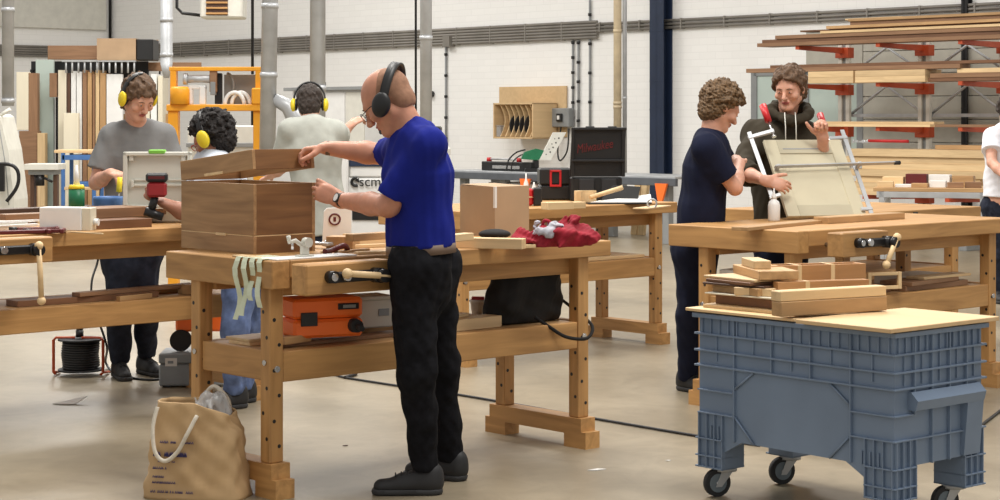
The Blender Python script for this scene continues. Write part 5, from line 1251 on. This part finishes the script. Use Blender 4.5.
# ---------------- load on the bin
def bl(x, y, z): return BN+BL*x+BS*y+Vector((0, 0, z))
def bplank(label, x, y, z, L, W, T, rz=0, mat='pinex', name='board', cat='board'):   # L along the bin's long side when rz = 0
    return plank(label, bl(x, y, BZ+.006+z), BANG+PI/2+rz, L, W, T, mat, name=name, cat=cat)
bplank('large pale plywood sheet lying over the near half of the bin', .26, .18, .0, .44, .66, .016, 0, 'ply')
bplank('long thin plywood sheet lying over the far half of the bin', .22, .72, .0, .56, .50, .012, .0, 'ply')
bplank('second thin pale sheet stacked on the far half of the bin', .21, .73, .0125, .46, .36, .014, .03, 'pinex')
bplank('dark brown board in the stack on the bin', .20, .72, .027, .42, .26, .04, .0, 'walnutx')
bplank('thin white-edged sheet above the dark board on the bin', .20, .72, .0675, .46, .34, .006, .03, 'cream')
bplank('short brown board above the white-edged sheet on the bin', .13, .80, .074, .28, .16, .03, -.15, 'oakx')
bplank('pale offcut above the short brown board on the bin', .08, .72, .074, .16, .08, .03, .3, 'pinex')
bplank('dark thin sheet near the top of the stack on the bin', .14, .82, .1045, .30, .2, .008, .1, 'darkx')
bplank('second dark piece under the pale slip of the bin stack', .12, .83, .113, .26, .16, .012, -.1, 'walnutx')
bplank('pale slip lying on the dark thin sheet on the bin', .16, .84, .1255, .30, .2, .010, -.1, 'pinex')
bplank('broad pale board near the top of the stack on the bin', .22, .80, .136, .36, .16, .034, -.55, 'oakx')
bplank('topmost small pale block of the stack on the bin', .20, .83, .1705, .20, .07, .032, -.6, 'pinex')
# small boxes of brown boards
def wbx(label, pa, L, H_, D_, rz, z, mat, stripe=()):
    t = thing('wooden_box', label, 'box', G(*pa, BZ+.006+z), rz)
    m = MB(mat); m.box(0, L, 0, .014, 0, H_, .001); m.box(0, L, D_-.014, D_, 0, H_, .001); m.box(0, .014, .014, D_-.014, 0, H_, .001); m.box(L-.014, L, .014, D_-.014, 0, H_, .001); m.box(.014, L-.014, .014, D_-.014, 0, .01, 0); m.build('carcase', t)
    for x in stripe: m = MB('pinez'); m.box(x, x+.018, -.001, .0, 0, H_, 0); m.box(x, x+.018, 0, D_, H_, H_+.001, 0); m.build('pale_band', t)
    return t
wbx('larger brown wooden box with two pale bands at the back of the bin load', (764, 291.5), .46, .10, .10, .33, .0735, 'mdfx', (.15, .30))
wbx('smaller brown wooden box with one pale band in front of the larger banded box', (778, 296.5), .40, .055, .045, .33, .0735, 'mdfx', (.12,))
pw = thing('wooden_box', 'pale pine box of two stacked beams lying across the middle of the bin', 'box', G(781, 317, BZ+.0265), .50)
m = MB('oakx'); m.box(0, .51, 0, .06, .0, .055, .003); m.build('lower_beam', pw); m = MB('pinex'); m.box(0, .51, .004, .064, .056, .095, .003); m.build('upper_beam', pw)
# ------------------------------------------------------------------ far side of the hall
# long sliding-table saw along the wall
lT = 16.4; sR, zR = onl(675, 178, lT); sLf, _ = onl(447, 170, lT); ZT = .80
ts = thing('table_saw', 'long low machine table with dark edges in front of the white wall', 'table', LS(lT, sR, 0), TH)
Ls = sLf-sR
m = MB('steel'); m.box(0, .8, .0, Ls, ZT-.03, ZT, .004); m.build('table_top', ts)
m = MB('darkgrey'); m.box(-.05, .0, -.05, Ls, ZT-.11, ZT-.02, .006); m.build('rail', ts)
for y in (.15, 1.6, 3.0, Ls-.3):
    m = MB('zinc'); m.box(.05, .14, y, y+.1, 0, ZT-.03, .004); m.box(.6, .69, y, y+.1, 0, ZT-.03, .004); m.build('leg', ts)
m = MB('white'); m.box(.1, .7, 1.9, 3.4, .25, ZT-.15, .01); m.build('machine_body', ts)
for i, px_ in enumerate((665, 529)):
    y = onl(px_, 185, lT)[0]-sR-.03
    m = MB('orange'); m.prism([(y-.07, ZT-.08), (y+.12, ZT-.08), (y+.08, ZT-.27), (y+.03, ZT-.32), (y+.0, ZT-.27)], 'x', -.08, -.052); m.build('table_end_stop', ts)
# mitre saw
mp_ = Vector(LS(lT+.25, onl(541, 165, lT+.3)[0], ZT+.001)); ms = thing('mitre_saw', 'mitre saw with a dark green guard and white extraction hood standing on the machine table', 'saw', mp_+Vector((-.03, 0, 0)), .1); ms.scale = (.74, .74, .74)
m = MB('blackmetal'); m.box(-.2, .2, -.16, .16, 0, .06, .01); m.box(-.05, .05, -.05, .08, .06, .2, .01); m.build('base', ms)
m = MB('dgreen'); m.prism([(-.26, .22), (-.2, .34), (.0, .40), (.16, .36), (.18, .24), (.0, .2)], 'y', -.06, .05); m.build('blade_guard', ms)
m = MB('blackmetal'); m.tube(bezier([(-.50, .1, .02), (-.46, .1, .2), (-.33, .08, .33), (-.18, 0, .38)]), .014); m.tube(bezier([(-.42, .1, .02), (-.38, .1, .18), (-.26, .08, .28), (-.18, 0, .3)]), .012); m.build('hose', ms)
m = MB('offwhite'); m.hexa([(.05, -.08, .2), (.25, -.08, .2), (.25, .04, .2), (.05, .04, .2), (.30, -.08, .68), (.52, -.08, .68), (.52, .04, .68), (.30, .04, .68)]); 
m.mat('black')
for k in range(4): m.cyl((.24+.05*k, -.083, .34+.08*k), (.24+.05*k, -.079, .34+.08*k), .014, n=10); m.cyl((.17+.05*k, -.083, .3+.09*k), (.17+.05*k, -.079, .3+.09*k), .01, n=10)
m.build('hood', ms)
sr_, _z = onl(470, 168, lT+.2)
fe = thing('saw_fence', 'black and silver saw fence with two small red knobs lying on the machine table', 'fence', LS(lT+.12, onl(541, 168, lT)[0]+.32, ZT+.001), TH)
m = MB('black'); m.box(0, .12, .0, .95, 0, .12, .01); m.build('body', fe); m = MB('chrome'); m.box(-.012, -.0, .2, .72, .03, .07, .003); m.build('rail', fe)
for y in (.28, .86): m = MB('red'); m.cyl((.06, y, .12), (.06, y, .17), .035, .03, n=12); m.build('knob', fe)
m = MB('steel'); m.cyl((.06, .28, .15), (.06, .86, .15), .012); m.build('bar', fe)
sbx = MB('zinc'); sbx.box(-.3, .3, -.22, .22, 0, .03, .004); o = sbx.build('steel_plate', loc=LS(lT+.4, onl(545, 152, lT+.4)[0]-.1, ZT+.45), rz=TH); 
bpy.data.objects.remove(o)
pplank_ = None
for i, (px, lab) in enumerate(((640, 'left of two pale planks leaning upright behind the machine table'), (647, 'right of two pale planks leaning upright beside the blue column'))):
    s, _ = onl(px, 200, lT+1.2); o = plank(lab, LS(lT+1.1, s, 0), TH, .05, .10, .75, 'pinez', rot=(0, .12, TH)); 
# low shelf board + white boxes behind the middle bench
m = MB('offwhite'); m.box(0, .35, 0, .32, 0, .22, .01); o = m.build('storage_box', loc=LS(OC[0]+.1, OC[1]+3.3, 0), rz=TH); bpy.data.objects.remove(o)

# tall white cabinet with top rail (behind the person in grey)
lC = 16.6; sa, za = onl(292, 91, lC); sb, _ = onl(364, 91, lC)
cbt = thing('tall_cabinet', 'tall white double-door cabinet with a dark top rail behind the person in grey', 'cabinet', LS(lC, sb, 0), TH)
Wc = sa-sb; m = MB('white'); m.box(0.02, .5, 0, Wc, 0, za, .005); m.build('carcase', cbt)
for i in range(2):
    m = MB('white'); m.box(0, .019, .45+i*(Wc-.45)/2+.008, .45+(i+1)*(Wc-.45)/2-.008, .08, za-.03, .003); d_ = m.build('door', cbt); m = MB('black'); m.box(-.012, 0, .45+(i+.5)*(Wc-.45)/2, .45+(i+.5)*(Wc-.45)/2+.02, 1.0, 1.12, .003); m.build('handle', d_)
m = MB('offwhite'); m.box(0, .019, .0, .43, .05, za-.03, .003); m.build('end_panel', cbt)
m = MB('zinc'); m.box(-.05, .12, -.1, Wc+.15, za, za+.05, .003); m.box(-.05, .05, Wc*.55, Wc*.55+.09, za+.05, za+.12, .004); m.build('top_rail', cbt)
s2_, z2_ = onl(392, 118, WL-.05); m = MB('black'); m.cyl((WL-.06, onl(371, 115, WL)[0], onl(371, 115, WL)[1]), (WL-.01, onl(371, 115, WL)[0], onl(371, 115, WL)[1]), .05, n=16); o = m.build('wall_fitting', rz=TH); tag(o, 'small round black wall fitting in front of the face of the man in blue', 'fitting')
m = MB('black'); q = onl(433, 94, WL); m.cyl((WL-.08, q[0], q[1]), (WL-.01, q[0], q[1]), .05, n=16); o = m.build('wall_fitting', rz=TH); tag(o, 'small round black wall fitting right of the neck of the man in blue', 'fitting')

# white planer machine with lettering
sm = thing('planer_machine', 'white woodworking machine with a dark blue stripe and black lettering', 'machine', P(395, 160, 14.2)*1, -.02); sm.location.z = 0
X0 = -.46; sm.location.z = .13
m = MB('white'); m.box(X0, .35, 0, .7, -.129, .92, .02); m.build('body', sm)
m = MB('offwhite'); m.box(X0-.03, .38, -.02, .8, 1.06, 1.14, .02); m.build('table_top', sm)
m = MB('blue'); m.mats = [M['navy']]; m.box(X0+.12, .36, -.012, .0, 1.0, 1.055, .002); m.build('stripe', sm)
m = MB('white'); m.box(X0+.12, .35, .0, .7, .92, 1.06, .01); m.box(X0-.0, X0+.115, -.06, .06, .75, 1.10, .015); m.build('column', sm)
m = MB('black'); m.box(X0+.0, X0+.06, -.064, -.0, .88, 1.0, .004); m.box(X0+.14, .34, -.012, .0, .60, .72, .004); m.build('vent', sm)
text('scm', .105, 'black', sm, Matrix.Translation((X0+.275, -.014, .885)) @ Matrix.Rotation(PI/2, 4, 'X'), 'lettering', 0, .002)
m = MB('black'); m.tube([(X0+.165+.028*math.cos(a), -.012, .885+.028*math.sin(a)) for a in [PI*.35+PI*1.35*i/14 for i in range(15)]], .011, 6); m.prism([(X0+.16, .893), (X0+.19, .915), (X0+.195, .88)], 'y', -.015, -.008); m.build('logo_mark', sm)
m = MB('black'); m.box(-.12, .34, -.02, .25, 1.24, 1.30, .01); m.box(.0, .1, .05, .2, 1.14, 1.24, .004); m.build('guard', sm)
pc_ = MB('brownx'); 

# yellow press frame
yp = thing('frame_press', 'tall yellow machine frame with a grey cylinder and white hoses behind the curly-haired person', 'machine', P(217, 200, 16.6), .0); yp.location.z = 0
def yz(py): return CH-(py-HZ)/F_*16.6
def yx(px): return (px-217)/F_*16.6
m = MB('yellow'); m.box(yx(170), yx(265), -.05, .06, yz(71), yz(67), .004); m.build('top_beam', yp)
m = MB('yellow'); m.box(yx(168), yx(266), -.09, .09, yz(111), yz(104.5), .006); m.build('cross_beam', yp)
for px in (169, 254): m = MB('yellow'); m.box(yx(px), yx(px+10), -.06, .06, 0, yz(111), .006); m.box(yx(px+2), yx(px+8), -.05, .05, yz(104.5), yz(71), .004); m.build('column', yp)
m = MB('yellow'); m.lathe([(.085, 0), (.085, .13), (.07, .155)], 24, (yx(181), -.06, yz(104.5))); m.build('cylinder_pot', yp)
m = MB('yellow'); m.box(yx(253), yx(267), -.1, .1, yz(104.5), yz(88), .01); m.build('side_housing', yp)
m = MB('steel'); m.cyl((yx(184), -.02, yz(79)), (yx(210), -.02, yz(79)), .035, n=16); m.cyl((yx(184), -.02, yz(79)), (yx(188), -.02, yz(79)), .05, n=16); m.build('air_cylinder', yp)
m = MB('white'); m.box(yx(189), yx(206), -.03, .03, yz(89), yz(85), .003); m.box(yx(200), yx(206), -.04, .04, yz(104.5), yz(86), .006); m.box(yx(189), yx(193), -.03, .03, yz(104), yz(89), .004); m.build('head_unit', yp)
m = MB('brownx'); m.box(yx(210), yx(217), -.03, .03, yz(92), yz(71), .003); m.build('slide_block', yp)
m = MB('zinc'); m.box(yx(211), yx(216), -.05, .04, yz(95), yz(82), .003); m.mat('blackmetal').box(yx(214), yx(221), .04, .1, yz(104), yz(73), .004); m.build('slide', yp)
for cx, r_, mt in ((235, .085, 'white'), (241, .08, 'white')):
    m = MB(mt); m.tube([(yx(cx)+r_*math.cos(a), -.03+.02*(cx > 236), yz(105)+.11*math.sin(a)) for a in [PI*i/14 for i in range(15)]], .018, 8); m.build('hose', yp)
m = MB('graytray'); m.tube([(yx(226)+.06*math.cos(a), .05, yz(86)+.11*math.sin(a)) for a in [-PI*.4+PI*.9*i/14 for i in range(15)]], .014, 8); m.build('hose', yp)
m = MB('graytray'); m.box(yx(222), yx(254), .12, .15, yz(104), yz(74), .004); m.build('back_plate', yp)
# grey cabinet seen through the frame
gc2 = thing('metal_cabinet', 'light grey metal cabinet with a round knob seen through the yellow frame', 'cabinet', P(222, 200, 17.6), .0); gc2.location.z = 0
m = MB('offwhite'); m.box(-.32, .33, 0, .4, .02, 1.42, .01); m.build('carcase', gc2); m = MB('offwhite'); m.box(-.31, .32, -.015, 0, .05, .95, .004); d_ = m.build('door', gc2); m = MB('brownx'); m.cyl((.18, -.03, .83), (.18, -.015, .83), .025, n=14); m.build('knob', d_)
m = MB('zinc'); m.box(-.33, .34, -.02, .0, 1.22, 1.26, .004); m.build('band', gc2)

# upright sheet store, upper left
YS = 23.5
def sx(px): return (px-90)/F_*YS
def sz_(py): return CH-(py-HZ)/F_*YS
so = P(90, 200, YS); so.z = 0
st = thing('sheet_rack', 'grey toothed steel divider rack holding the upright sheets at the far left', 'rack', so, 0)
m = MB('blackmetal'); m.box(sx(20), sx(140), .55, .6, 1.95, sz_(60), .004); m.build('back_rail', st)
m = MB('steel'); m.box(sx(62), sx(136), -.02, .02, sz_(62), sz_(60.5), .003)
for i in range(12): m.cyl((sx(66+i*6.2), 0, sz_(73)), (sx(66+i*6.2), 0, sz_(61)), .012, n=8)
m.build('toothed_rail', st)
for px in (20, 138): m = MB('blackmetal'); m.box(sx(px), sx(px+3), .5, .56, 0, 2.1, .003); m.build('post', st)
m = MB('steel'); m.box(sx(20), sx(166), .0, .6, 0, .06, .004); m.build('base_tray', st)
sheets = [(16, 28, 72, 130, 'cream', 'thick cream board, leftmost of the stored sheets'), (28, 37, 73, 132, 'brownz', 'brown board right of the leftmost cream board in the sheet store'),
 (30, 48.5, 59, 200, 'glass', 'pale grey-green sheet standing behind the two leftmost boards'), (49, 56, 73, 97, 'brownz', 'short brown offcut beside the grey-green sheet'), (50, 56.5, 97, 232, 'black', 'black narrow sheet right of the grey-green sheet'),
 (57, 65.5, 70, 232, 'cream', 'cream sheet right of the black narrow sheet'), (66, 69.5, 73, 232, 'darkz', 'very thin dark sheet between two cream sheets'), (70, 75, 71, 232, 'white', 'left one of two white sheets in the sheet store'), (75.5, 81, 72, 232, 'white', 'right one of two white sheets in the sheet store'),
 (81.5, 86, 70, 232, 'brownz', 'first of the tan sheets in the sheet store'), (86.5, 91, 72, 232, 'oakz', 'second of the tan sheets in the sheet store'), (91.5, 94, 74, 232, 'brownz', 'thin brown sheet before the pale one in the sheet store'), (94.5, 98.5, 70, 232, 'pinez', 'pale pine sheet in the middle of the sheet store'),
 (99, 105, 73, 232, 'oakz', 'tan sheet left of the wide white one in the sheet store'), (105.5, 122, 74, 115, 'white', 'wide white sheet behind the head of the young man in grey'), (106, 133, 116, 232, 'brownz', 'brown sheet behind the shoulders of the young man in grey'), (150, 156, 74, 232, 'white', 'white sheet at the right end of the sheet store'), (157, 162, 76, 232, 'cream', 'cream sheet at the very right end of the sheet store'), (133, 149, 76, 232, 'cream', 'broad cream sheet right of the head of the young man in grey'), (106, 168, 114, 232, 'oakz', 'low tan sheet standing at the back of the sheet store')]
for i, (a_, b_, ya, yb, mt, lab) in enumerate(sheets):
    if i in (15,): continue
    dy = .02 if i not in (2, 4, 19) else .25; dep = .45 if b_-a_ < 8 else .06
    if i == 0: dep = .1
    zb = max(.062, sz_(yb)) if yb > 200 else None
    if zb is None: zb = .062; 
    m = MB(mt)
    if i in (0, 1, 3):                                   # short boards stand on the brown crate below
        zb = sz_(yb)
        m.box(sx(a_), sx(b_), dy, dy+.12, max(zb, .062), sz_(ya), .002)
    else: m.box(sx(a_)+.002, sx(b_)-.002, dy+.03, dy+.03+dep, zb, sz_(ya), .002)
    o = m.build('sheet', loc=so); tag(o, lab, 'board')
m = MB('brownx'); m.box(sx(19), sx(37.5), .0, .2, .062, sz_(131), .004); m.mat('pinez').box(sx(37.5)+.002, sx(45), -.02, .14, .062, sz_(133), .004); o = m.build('crate', loc=so); tag(o, 'brown and pale wooden crate panel below the leftmost cream boards', 'panel')
m = MB('cream'); m.box(sx(65), sx(80), -.09, -.02, .0, sz_(113), .003); o = m.build('sheet', loc=so); tag(o, 'shorter white sheet leaning in front of the white sheets', 'board')
m = MB('pinez'); m.box(sx(49.2), sx(50), .0, .1, .062, sz_(98), .001); 
# boxes on top of the store
cb2 = thing('cardboard_box', 'cardboard box with an open dark end lying on top of the stored sheets', 'box', so+Vector((sx(96), .05, sz_(60)+.0)), .0)
m = MB('card'); Lb, Hb, Db = sx(135)-sx(96), .27, .45; m.box(0, Lb, 0, .01, 0, Hb, 0); m.box(0, Lb, Db-.01, Db, 0, Hb, 0); m.box(0, Lb, .01, Db-.01, 0, .01, 0); m.box(0, Lb, .01, Db-.01, Hb-.01, Hb, 0); m.box(0, .01, .01, Db-.01, .01, Hb-.01, 0); m.build('carton', cb2)
m = MB('card'); m.hexa([(0, -.09, .0), (.0, -.08, 0), (0, 0, 0), (0, -.01, 0), (0, -.09, Hb), (0, -.08, Hb), (0, 0, Hb), (0, -.01, Hb)]) if False else m.box(Lb+.001, Lb+.20, .44, .45, 0, Hb, 0) if True else m.hexa([(Lb, .0, .0), (Lb+.22, .08, -.0), (Lb+.22, .09, -.0), (Lb, .01, 0), (Lb, .0, Hb), (Lb+.22, .08, Hb), (Lb+.22, .09, Hb), (Lb, .01, Hb)]); m.build('flap', cb2)
m = MB('black'); m.box(Lb+.001, Lb+.21, .02, .43, .0, Hb-.01, .01); o = m.build('dark_interior', cb2)  # solid black block standing in for the dark inside of the open end
m = MB('brownx'); m.box(sx(38), sx(95.5), .5, .56, sz_(60)+.02, sz_(44), .003); o = m.build('long_board', loc=so); tag(o, 'long brown board lying on edge left of the cardboard box on the sheet store', 'board')
for px in (40, 90): 
    m = MB('steel'); m.box(sx(px), sx(px+1.5), .45, .62, 2.0, sz_(60)+.019, .002); m.build('support', st)
m = MB('brownx'); m.box(sx(140), sx(194), .55, .6, sz_(70), sz_(61), .003); o = m.build('long_board', loc=so); tag(o, 'brown board behind the cone of the duct above the yellow machine', 'board')
m = MB('blackmetal'); m.box(sx(150), sx(151.5), .61, .65, 0, sz_(62), .003); m.build('post', st)
# left machine: white slanted housing, white table, black handle
lm = thing('sander_machine', 'pale slanted machine housing with a black tubular handle at the left edge', 'machine', P(0, 200, 20.5), 0); lm.location.z = 0
k = 20.5/F_; m = MB('offwhite'); m.prism([(-.4, 0), (14*k, 0), (14*k, 1.5-(200-117)*k), (8*k, 1.5-(150-117)*k), (0*k, 1.5-(117-117)*k), (-4*k, 1.5-(114-117)*k), (-.4, 1.5-(114-117)*k)], 'y', 0, .6); m.build('housing', lm)
m = MB('zinc'); m.tube([(-2*k, -.004, 1.5-2*k), (6*k, -.004, 1.5-50*k), (9*k, -.004, 1.5-88*k)], .005, 6); m.build('seam', lm)
m = MB('blackmetal'); m.tube(bezier([(-12*k, -.1, 1.5-48*k), (10*k, -.1, 1.5-47*k), (19*k, -.1, 1.5-52*k), (21*k, -.1, 1.5-62*k), (18*k, -.1, 1.5-72*k), (9*k, -.1, 1.5-84*k)]), .02, 8); m.box(1*k, 7*k, -.12, -.07, .95-.25, 1.5-48*k, .004); m.build('tube_handle', lm)
m = MB('offwhite'); m.tube([(-.02, .1, 1.5+.02), (8*k, .1, 1.5+8*k)], .02); m.build('lever', lm)
lt2 = thing('machine_table', 'narrow white machine table with dark mechanism under it, left of the blue trolley', 'table', P(42, 167, 21.6), 0); lt2.location.z = 0
k = 21.6/F_; m = MB('offwhite'); m.box(-18*k, 16*k, 0, .4, 1.5-(170-117)*k, 1.5-(164-117)*k, .004); m.build('table_top', lt2)
m = MB('zinc'); m.box(-15*k, 12*k, .05, .35, 1.5-(175-117)*k, 1.5-(170-117)*k, .004); m.mat('blackmetal').cyl((-4*k, .1, 1.5-(186-117)*k), (-4*k, .1, 1.5-(175-117)*k), .05, n=16); m.cyl((2*k, .02, 1.5-(178-117)*k), (10*k, .02, 1.5-(182-117)*k), .015, n=8); m.build('mechanism', lt2)
for px in (-14, 9): m = MB('dark'+'z'); m.box(px*k, (px+4)*k, .1, .2, 0, 1.5-(175-117)*k, .003); m.build('leg', lt2)
# blue trolley
bt = thing('trolley', 'blue steel trolley with a plywood top left of the young man in grey', 'trolley', P(78, 150, 22.4), 0); bt.location.z = 0
k = 22.4/F_; m = MB('ply'); m.box(-24*k, 22*k, 0, .5, 1.5-(153-117)*k, 1.5-(150-117)*k, .003); m.build('top', bt)
m = MB('blue')
m.box(-16*k, 18*k, 0, .04, 1.5-(160-117)*k, 1.5-(155-117)*k, .003); m.box(-16*k, 18*k, .44, .48, 1.5-(160-117)*k, 1.5-(155-117)*k, .003); m.build('rail', bt)
for px in (-17, 14):
    for y in (0, .44): m = MB('blue'); m.box(px*k, (px+3.5)*k, y, y+.04, 0, 1.5-(153-117)*k, .003); m.build('leg', bt)
m = MB('pinex'); m.box(-14*k, 16*k, .0, .44, 1.5-(190-117)*k, 1.5-(187-117)*k, .003); m.build('shelf', bt)
m = MB('blue'); m.box(-6*k, 14*k, .05, .35, 1.5-(190-117)*k+.03, 1.5-(182-117)*k, .01); o = m.build('toolbox', loc=bt.location); tag(o, 'low blue toolbox on the shelf of the blue trolley', 'toolbox')

# ---------------- timber rack on the right
lU = 19.0
rk = thing('timber_rack', 'cantilever steel rack with orange-red arms carrying long boards along the back wall', 'rack', LS(lU, onl(926, 100, lU)[0], 0), TH)
s926 = onl(926, 100, lU)[0]; up = [onl(846, 100, lU)[0]-s926, 0.0, onl(1008, 100, lU)[0]-s926]
ARM = [(2.36, .95), (1.90, .95), (1.385, .95), (.60, 1.2)]
for y in up:
    m = MB('offwhite'); m.box(-.05, .0, y-.085, y-.03, 0, 2.5, .003); m.box(-.05, 0, y+.03, y+.085, 0, 2.5, .003); m.mat('zinc').box(-.02, .02, y-.03, y+.03, 0, 2.5, .002); m.build('upright', rk)
    for z, L in ARM:
        m = MB('rackorange'); m.prism([(-L, z-.045), (-.05, z-.075), (-.05, z), (-L, z)], 'y', y-.028, y+.028); m.box(-.09, .03, y-.1, y+.1, z-.13, z-.001, .003); m.build('arm', rk)
    m = MB('zinc'); m.box(-.9, .0, y-.05, y+.05, 0, .1, .004); m.build('foot', rk)
for a_, b_ in ((0, 1), (1, 2)):
    ya, yb = up[a_], up[b_]
    for (z0, z1) in ((1.5, 1.88), (2.0, 2.35)):
        m = MB('steel'); m.tube([(.03, ya, z0), (.03, (ya+yb)/2, z1), (.03, yb, z0)] if True else [], .018, 6); m.build('brace', rk)
    m = MB('steel'); m.box(.01, .05, min(ya, yb), max(ya, yb), 1.50, 1.54, .002); m.build('brace', rk)
def tim(lab, px0, px1, py, th_, l_, dep, mat, ref=None, group=None):
    """board on the rack; py = pixel row of its lower edge at px ref, front plane l = l_"""
    ref = ref or max(px0, 755); sa_, _ = onl(px0, py, l_); sb_, _ = onl(min(px1, 1012), py, l_); _, z_ = onl(ref, py, l_)
    return sa_, sb_, z_
def lay(lab, px0, px1, z, th_, l_, dep, mat, group=None, sk=0):
    sa_, _ = onl(px0, 60, l_); sb_, _ = onl(px1, 60, l_); L = sa_-sb_; m = MB(mat); m.box(-L/2, L/2, 0, dep, 0, th_, .002)
    o = m.build('board', loc=LS(l_, (sa_+sb_)/2, z), rz=TH-PI/2+sk); 
    return tag(o, lab, 'board', group)
# the boards run along s; rotate so local x is along s (towards the wall is local y -> +l)
z = 2.361; g1 = None
L0 = lU-1.0
lay('lowest brown board of the top tier of the timber rack, sticking out furthest left', 757, 1012, z, .045, L0+.02, .3, 'brownx')
lay('second brown board of the top tier of the timber rack', 762, 1012, z+.046, .04, L0+.05, .28, 'walnutx')
lay('third brown board of the top tier, set back from the left end', 775, 1014, z+.087, .045, L0+.03, .25, 'brownx')
lay('pale board in the middle of the top tier of the timber rack', 820, 1014, z+.133, .03, L0+.02, .3, 'pinex')
lay('thin dark board above the pale one on the top tier', 800, 1014, z+.164, .02, L0+.08, .25, 'walnutx')
lay('pale topmost-left board of the top tier of the timber rack', 826, 1014, z+.185, .035, L0+.03, .22, 'oakx')
lay('brown board near the top of the top tier, ending by the dark column', 850, 1014, z+.221, .04, L0+.06, .24, 'brownx')
lay('topmost long pale board of the timber rack', 848, 1014, z+.262, .03, L0+.03, .28, 'oakx')
lay('short pale board end sticking out near the top of the timber rack', 845, 900, z+.293, .02, L0+.28, .14, 'pinex') 
z = 1.901
lay('long pointed brown board of the middle tier reaching furthest left', 746, 960, z+.145, .05, L0+.03, .2, 'brownx')
lay('thin brown board lying on the long one of the middle tier', 770, 1005, z+.196, .035, L0+.05, .2, 'walnutx')
for i, (a_, b_) in enumerate(((808, 853), (855, 925))):
    for j in range(2): lay(('%s pale stack of boards in the middle tier, %s layer' % (('left', 'right')[i], ('lower', 'upper')[j])), a_, b_, z+.071*j, .07, L0+.01, .32, 'pinex')
lay('thin brown board right of the pale stacks in the middle tier, lower one', 928, 1014, z, .04, L0+.05, .3, 'walnutx')
lay('thin brown board right of the pale stacks in the middle tier, upper one', 930, 1014, z+.041, .05, L0+.04, .25, 'brownx')
lay('pale reddish board at the right end of the middle tier', 957, 1014, z+.092, .05, L0+.06, .2, 'pinex')
z = 1.386
lay('long thin pale board alone on the third tier of the timber rack', 818, 930, z, .03, L0+.02, .2, 'pinex')
lay('upper pale board on the third tier of the timber rack', 826, 934, z+.031, .03, L0+.1, .2, 'pinex')
lay('thin brown board at the right of the third tier of the timber rack', 935, 1014, z, .03, L0+.04, .2, 'brownx')
z = .601; th_ = [.075, .07, .07, .08, .07, .075, .085]
names = ('lowest', 'second', 'third', 'fourth', 'fifth', 'sixth', 'topmost')
ends = ((845, 990), (842, 985), (856, 980), (848, 1000), (862, 990), (846, 1005), (850, 985))
for i in range(7):
    lay('%s pale pine beam of the big low pile at the foot of the timber rack' % names[i], ends[i][0], ends[i][1], z, th_[i], L0-.15+.015*(i % 3), .5, 'pinex'); z += th_[i]+.001
lay('short pine beam lying on top of the low pile on its right side', 935, 1005, z, .05, L0+.1, .3, 'oakx')
o = clamp('red-handled bar clamp lying on the low pine pile behind the cream door', P(858, 157, 21.0), (0, 0, .1), .25, .55, jaw=.02)
o.location = LS(L0-.06, onl(856, 150, L0)[0], .601+sum(th_)+.09); o.rotation_euler = (PI/2*0, 0, TH-PI/2)
# steel work table with offcuts
tw = thing('work_table', 'grey steel-framed table with a wooden top full of offcuts in front of the timber rack', 'table', P(890, 192, 17.2), TH-PI/2+.55); tw.location.z = 0
ZW = .86
m = MB('oakx'); m.box(-.15, .88, 0, .7, ZW-.035, ZW, .003); m.build('top', tw); m = MB('steel'); m.box(-.12, .85, .0, .04, ZW-.09, ZW-.036, .003); m.box(-.12, .85, .64, .68, ZW-.09, ZW-.036, .003); m.build('rail', tw)
for x in (-.1, .79):
    for y in (.0, .64): m = MB('steel'); m.box(x, x+.05, y, y+.045, 0, ZW-.036, .003); m.build('leg', tw)
rg_ = random.Random(12); lbs = ('left', 'second from left', 'middle', 'fourth from left', 'fifth from left', 'right')
for i in range(6):
    x = -.05+i*.155; c_ = tw.matrix_basis @ Vector((x, .12+.05*(i % 2), ZW+.001)); mt = ('pinex', 'white', 'oakx', 'paper', 'brownx', 'brownx')[i]
    plank('%s loose offcut on the near side of the steel-framed table' % lbs[i], c_, tw.rotation_euler[2]+rg_.uniform(-.15, .15), .145, .09, rg_.uniform(.02, .07), mt, name='offcut', cat='offcut')
for i in range(4):
    x = .0+i*.21; c_ = tw.matrix_basis @ Vector((x, .42, ZW+.001))
    plank('%s larger offcut on the far side of the steel-framed table' % ('first', 'second', 'third', 'fourth')[i], c_, tw.rotation_euler[2]+rg_.uniform(-.15, .15), .19, .12, rg_.uniform(.06, .12), ('pinex', 'dred', 'white', 'oakx')[i], name='offcut', cat='offcut')
# low white trough seen under the benches
m = MB('offwhite'); m.box(-.45, .45, 0, .25, .0, .25, .01);
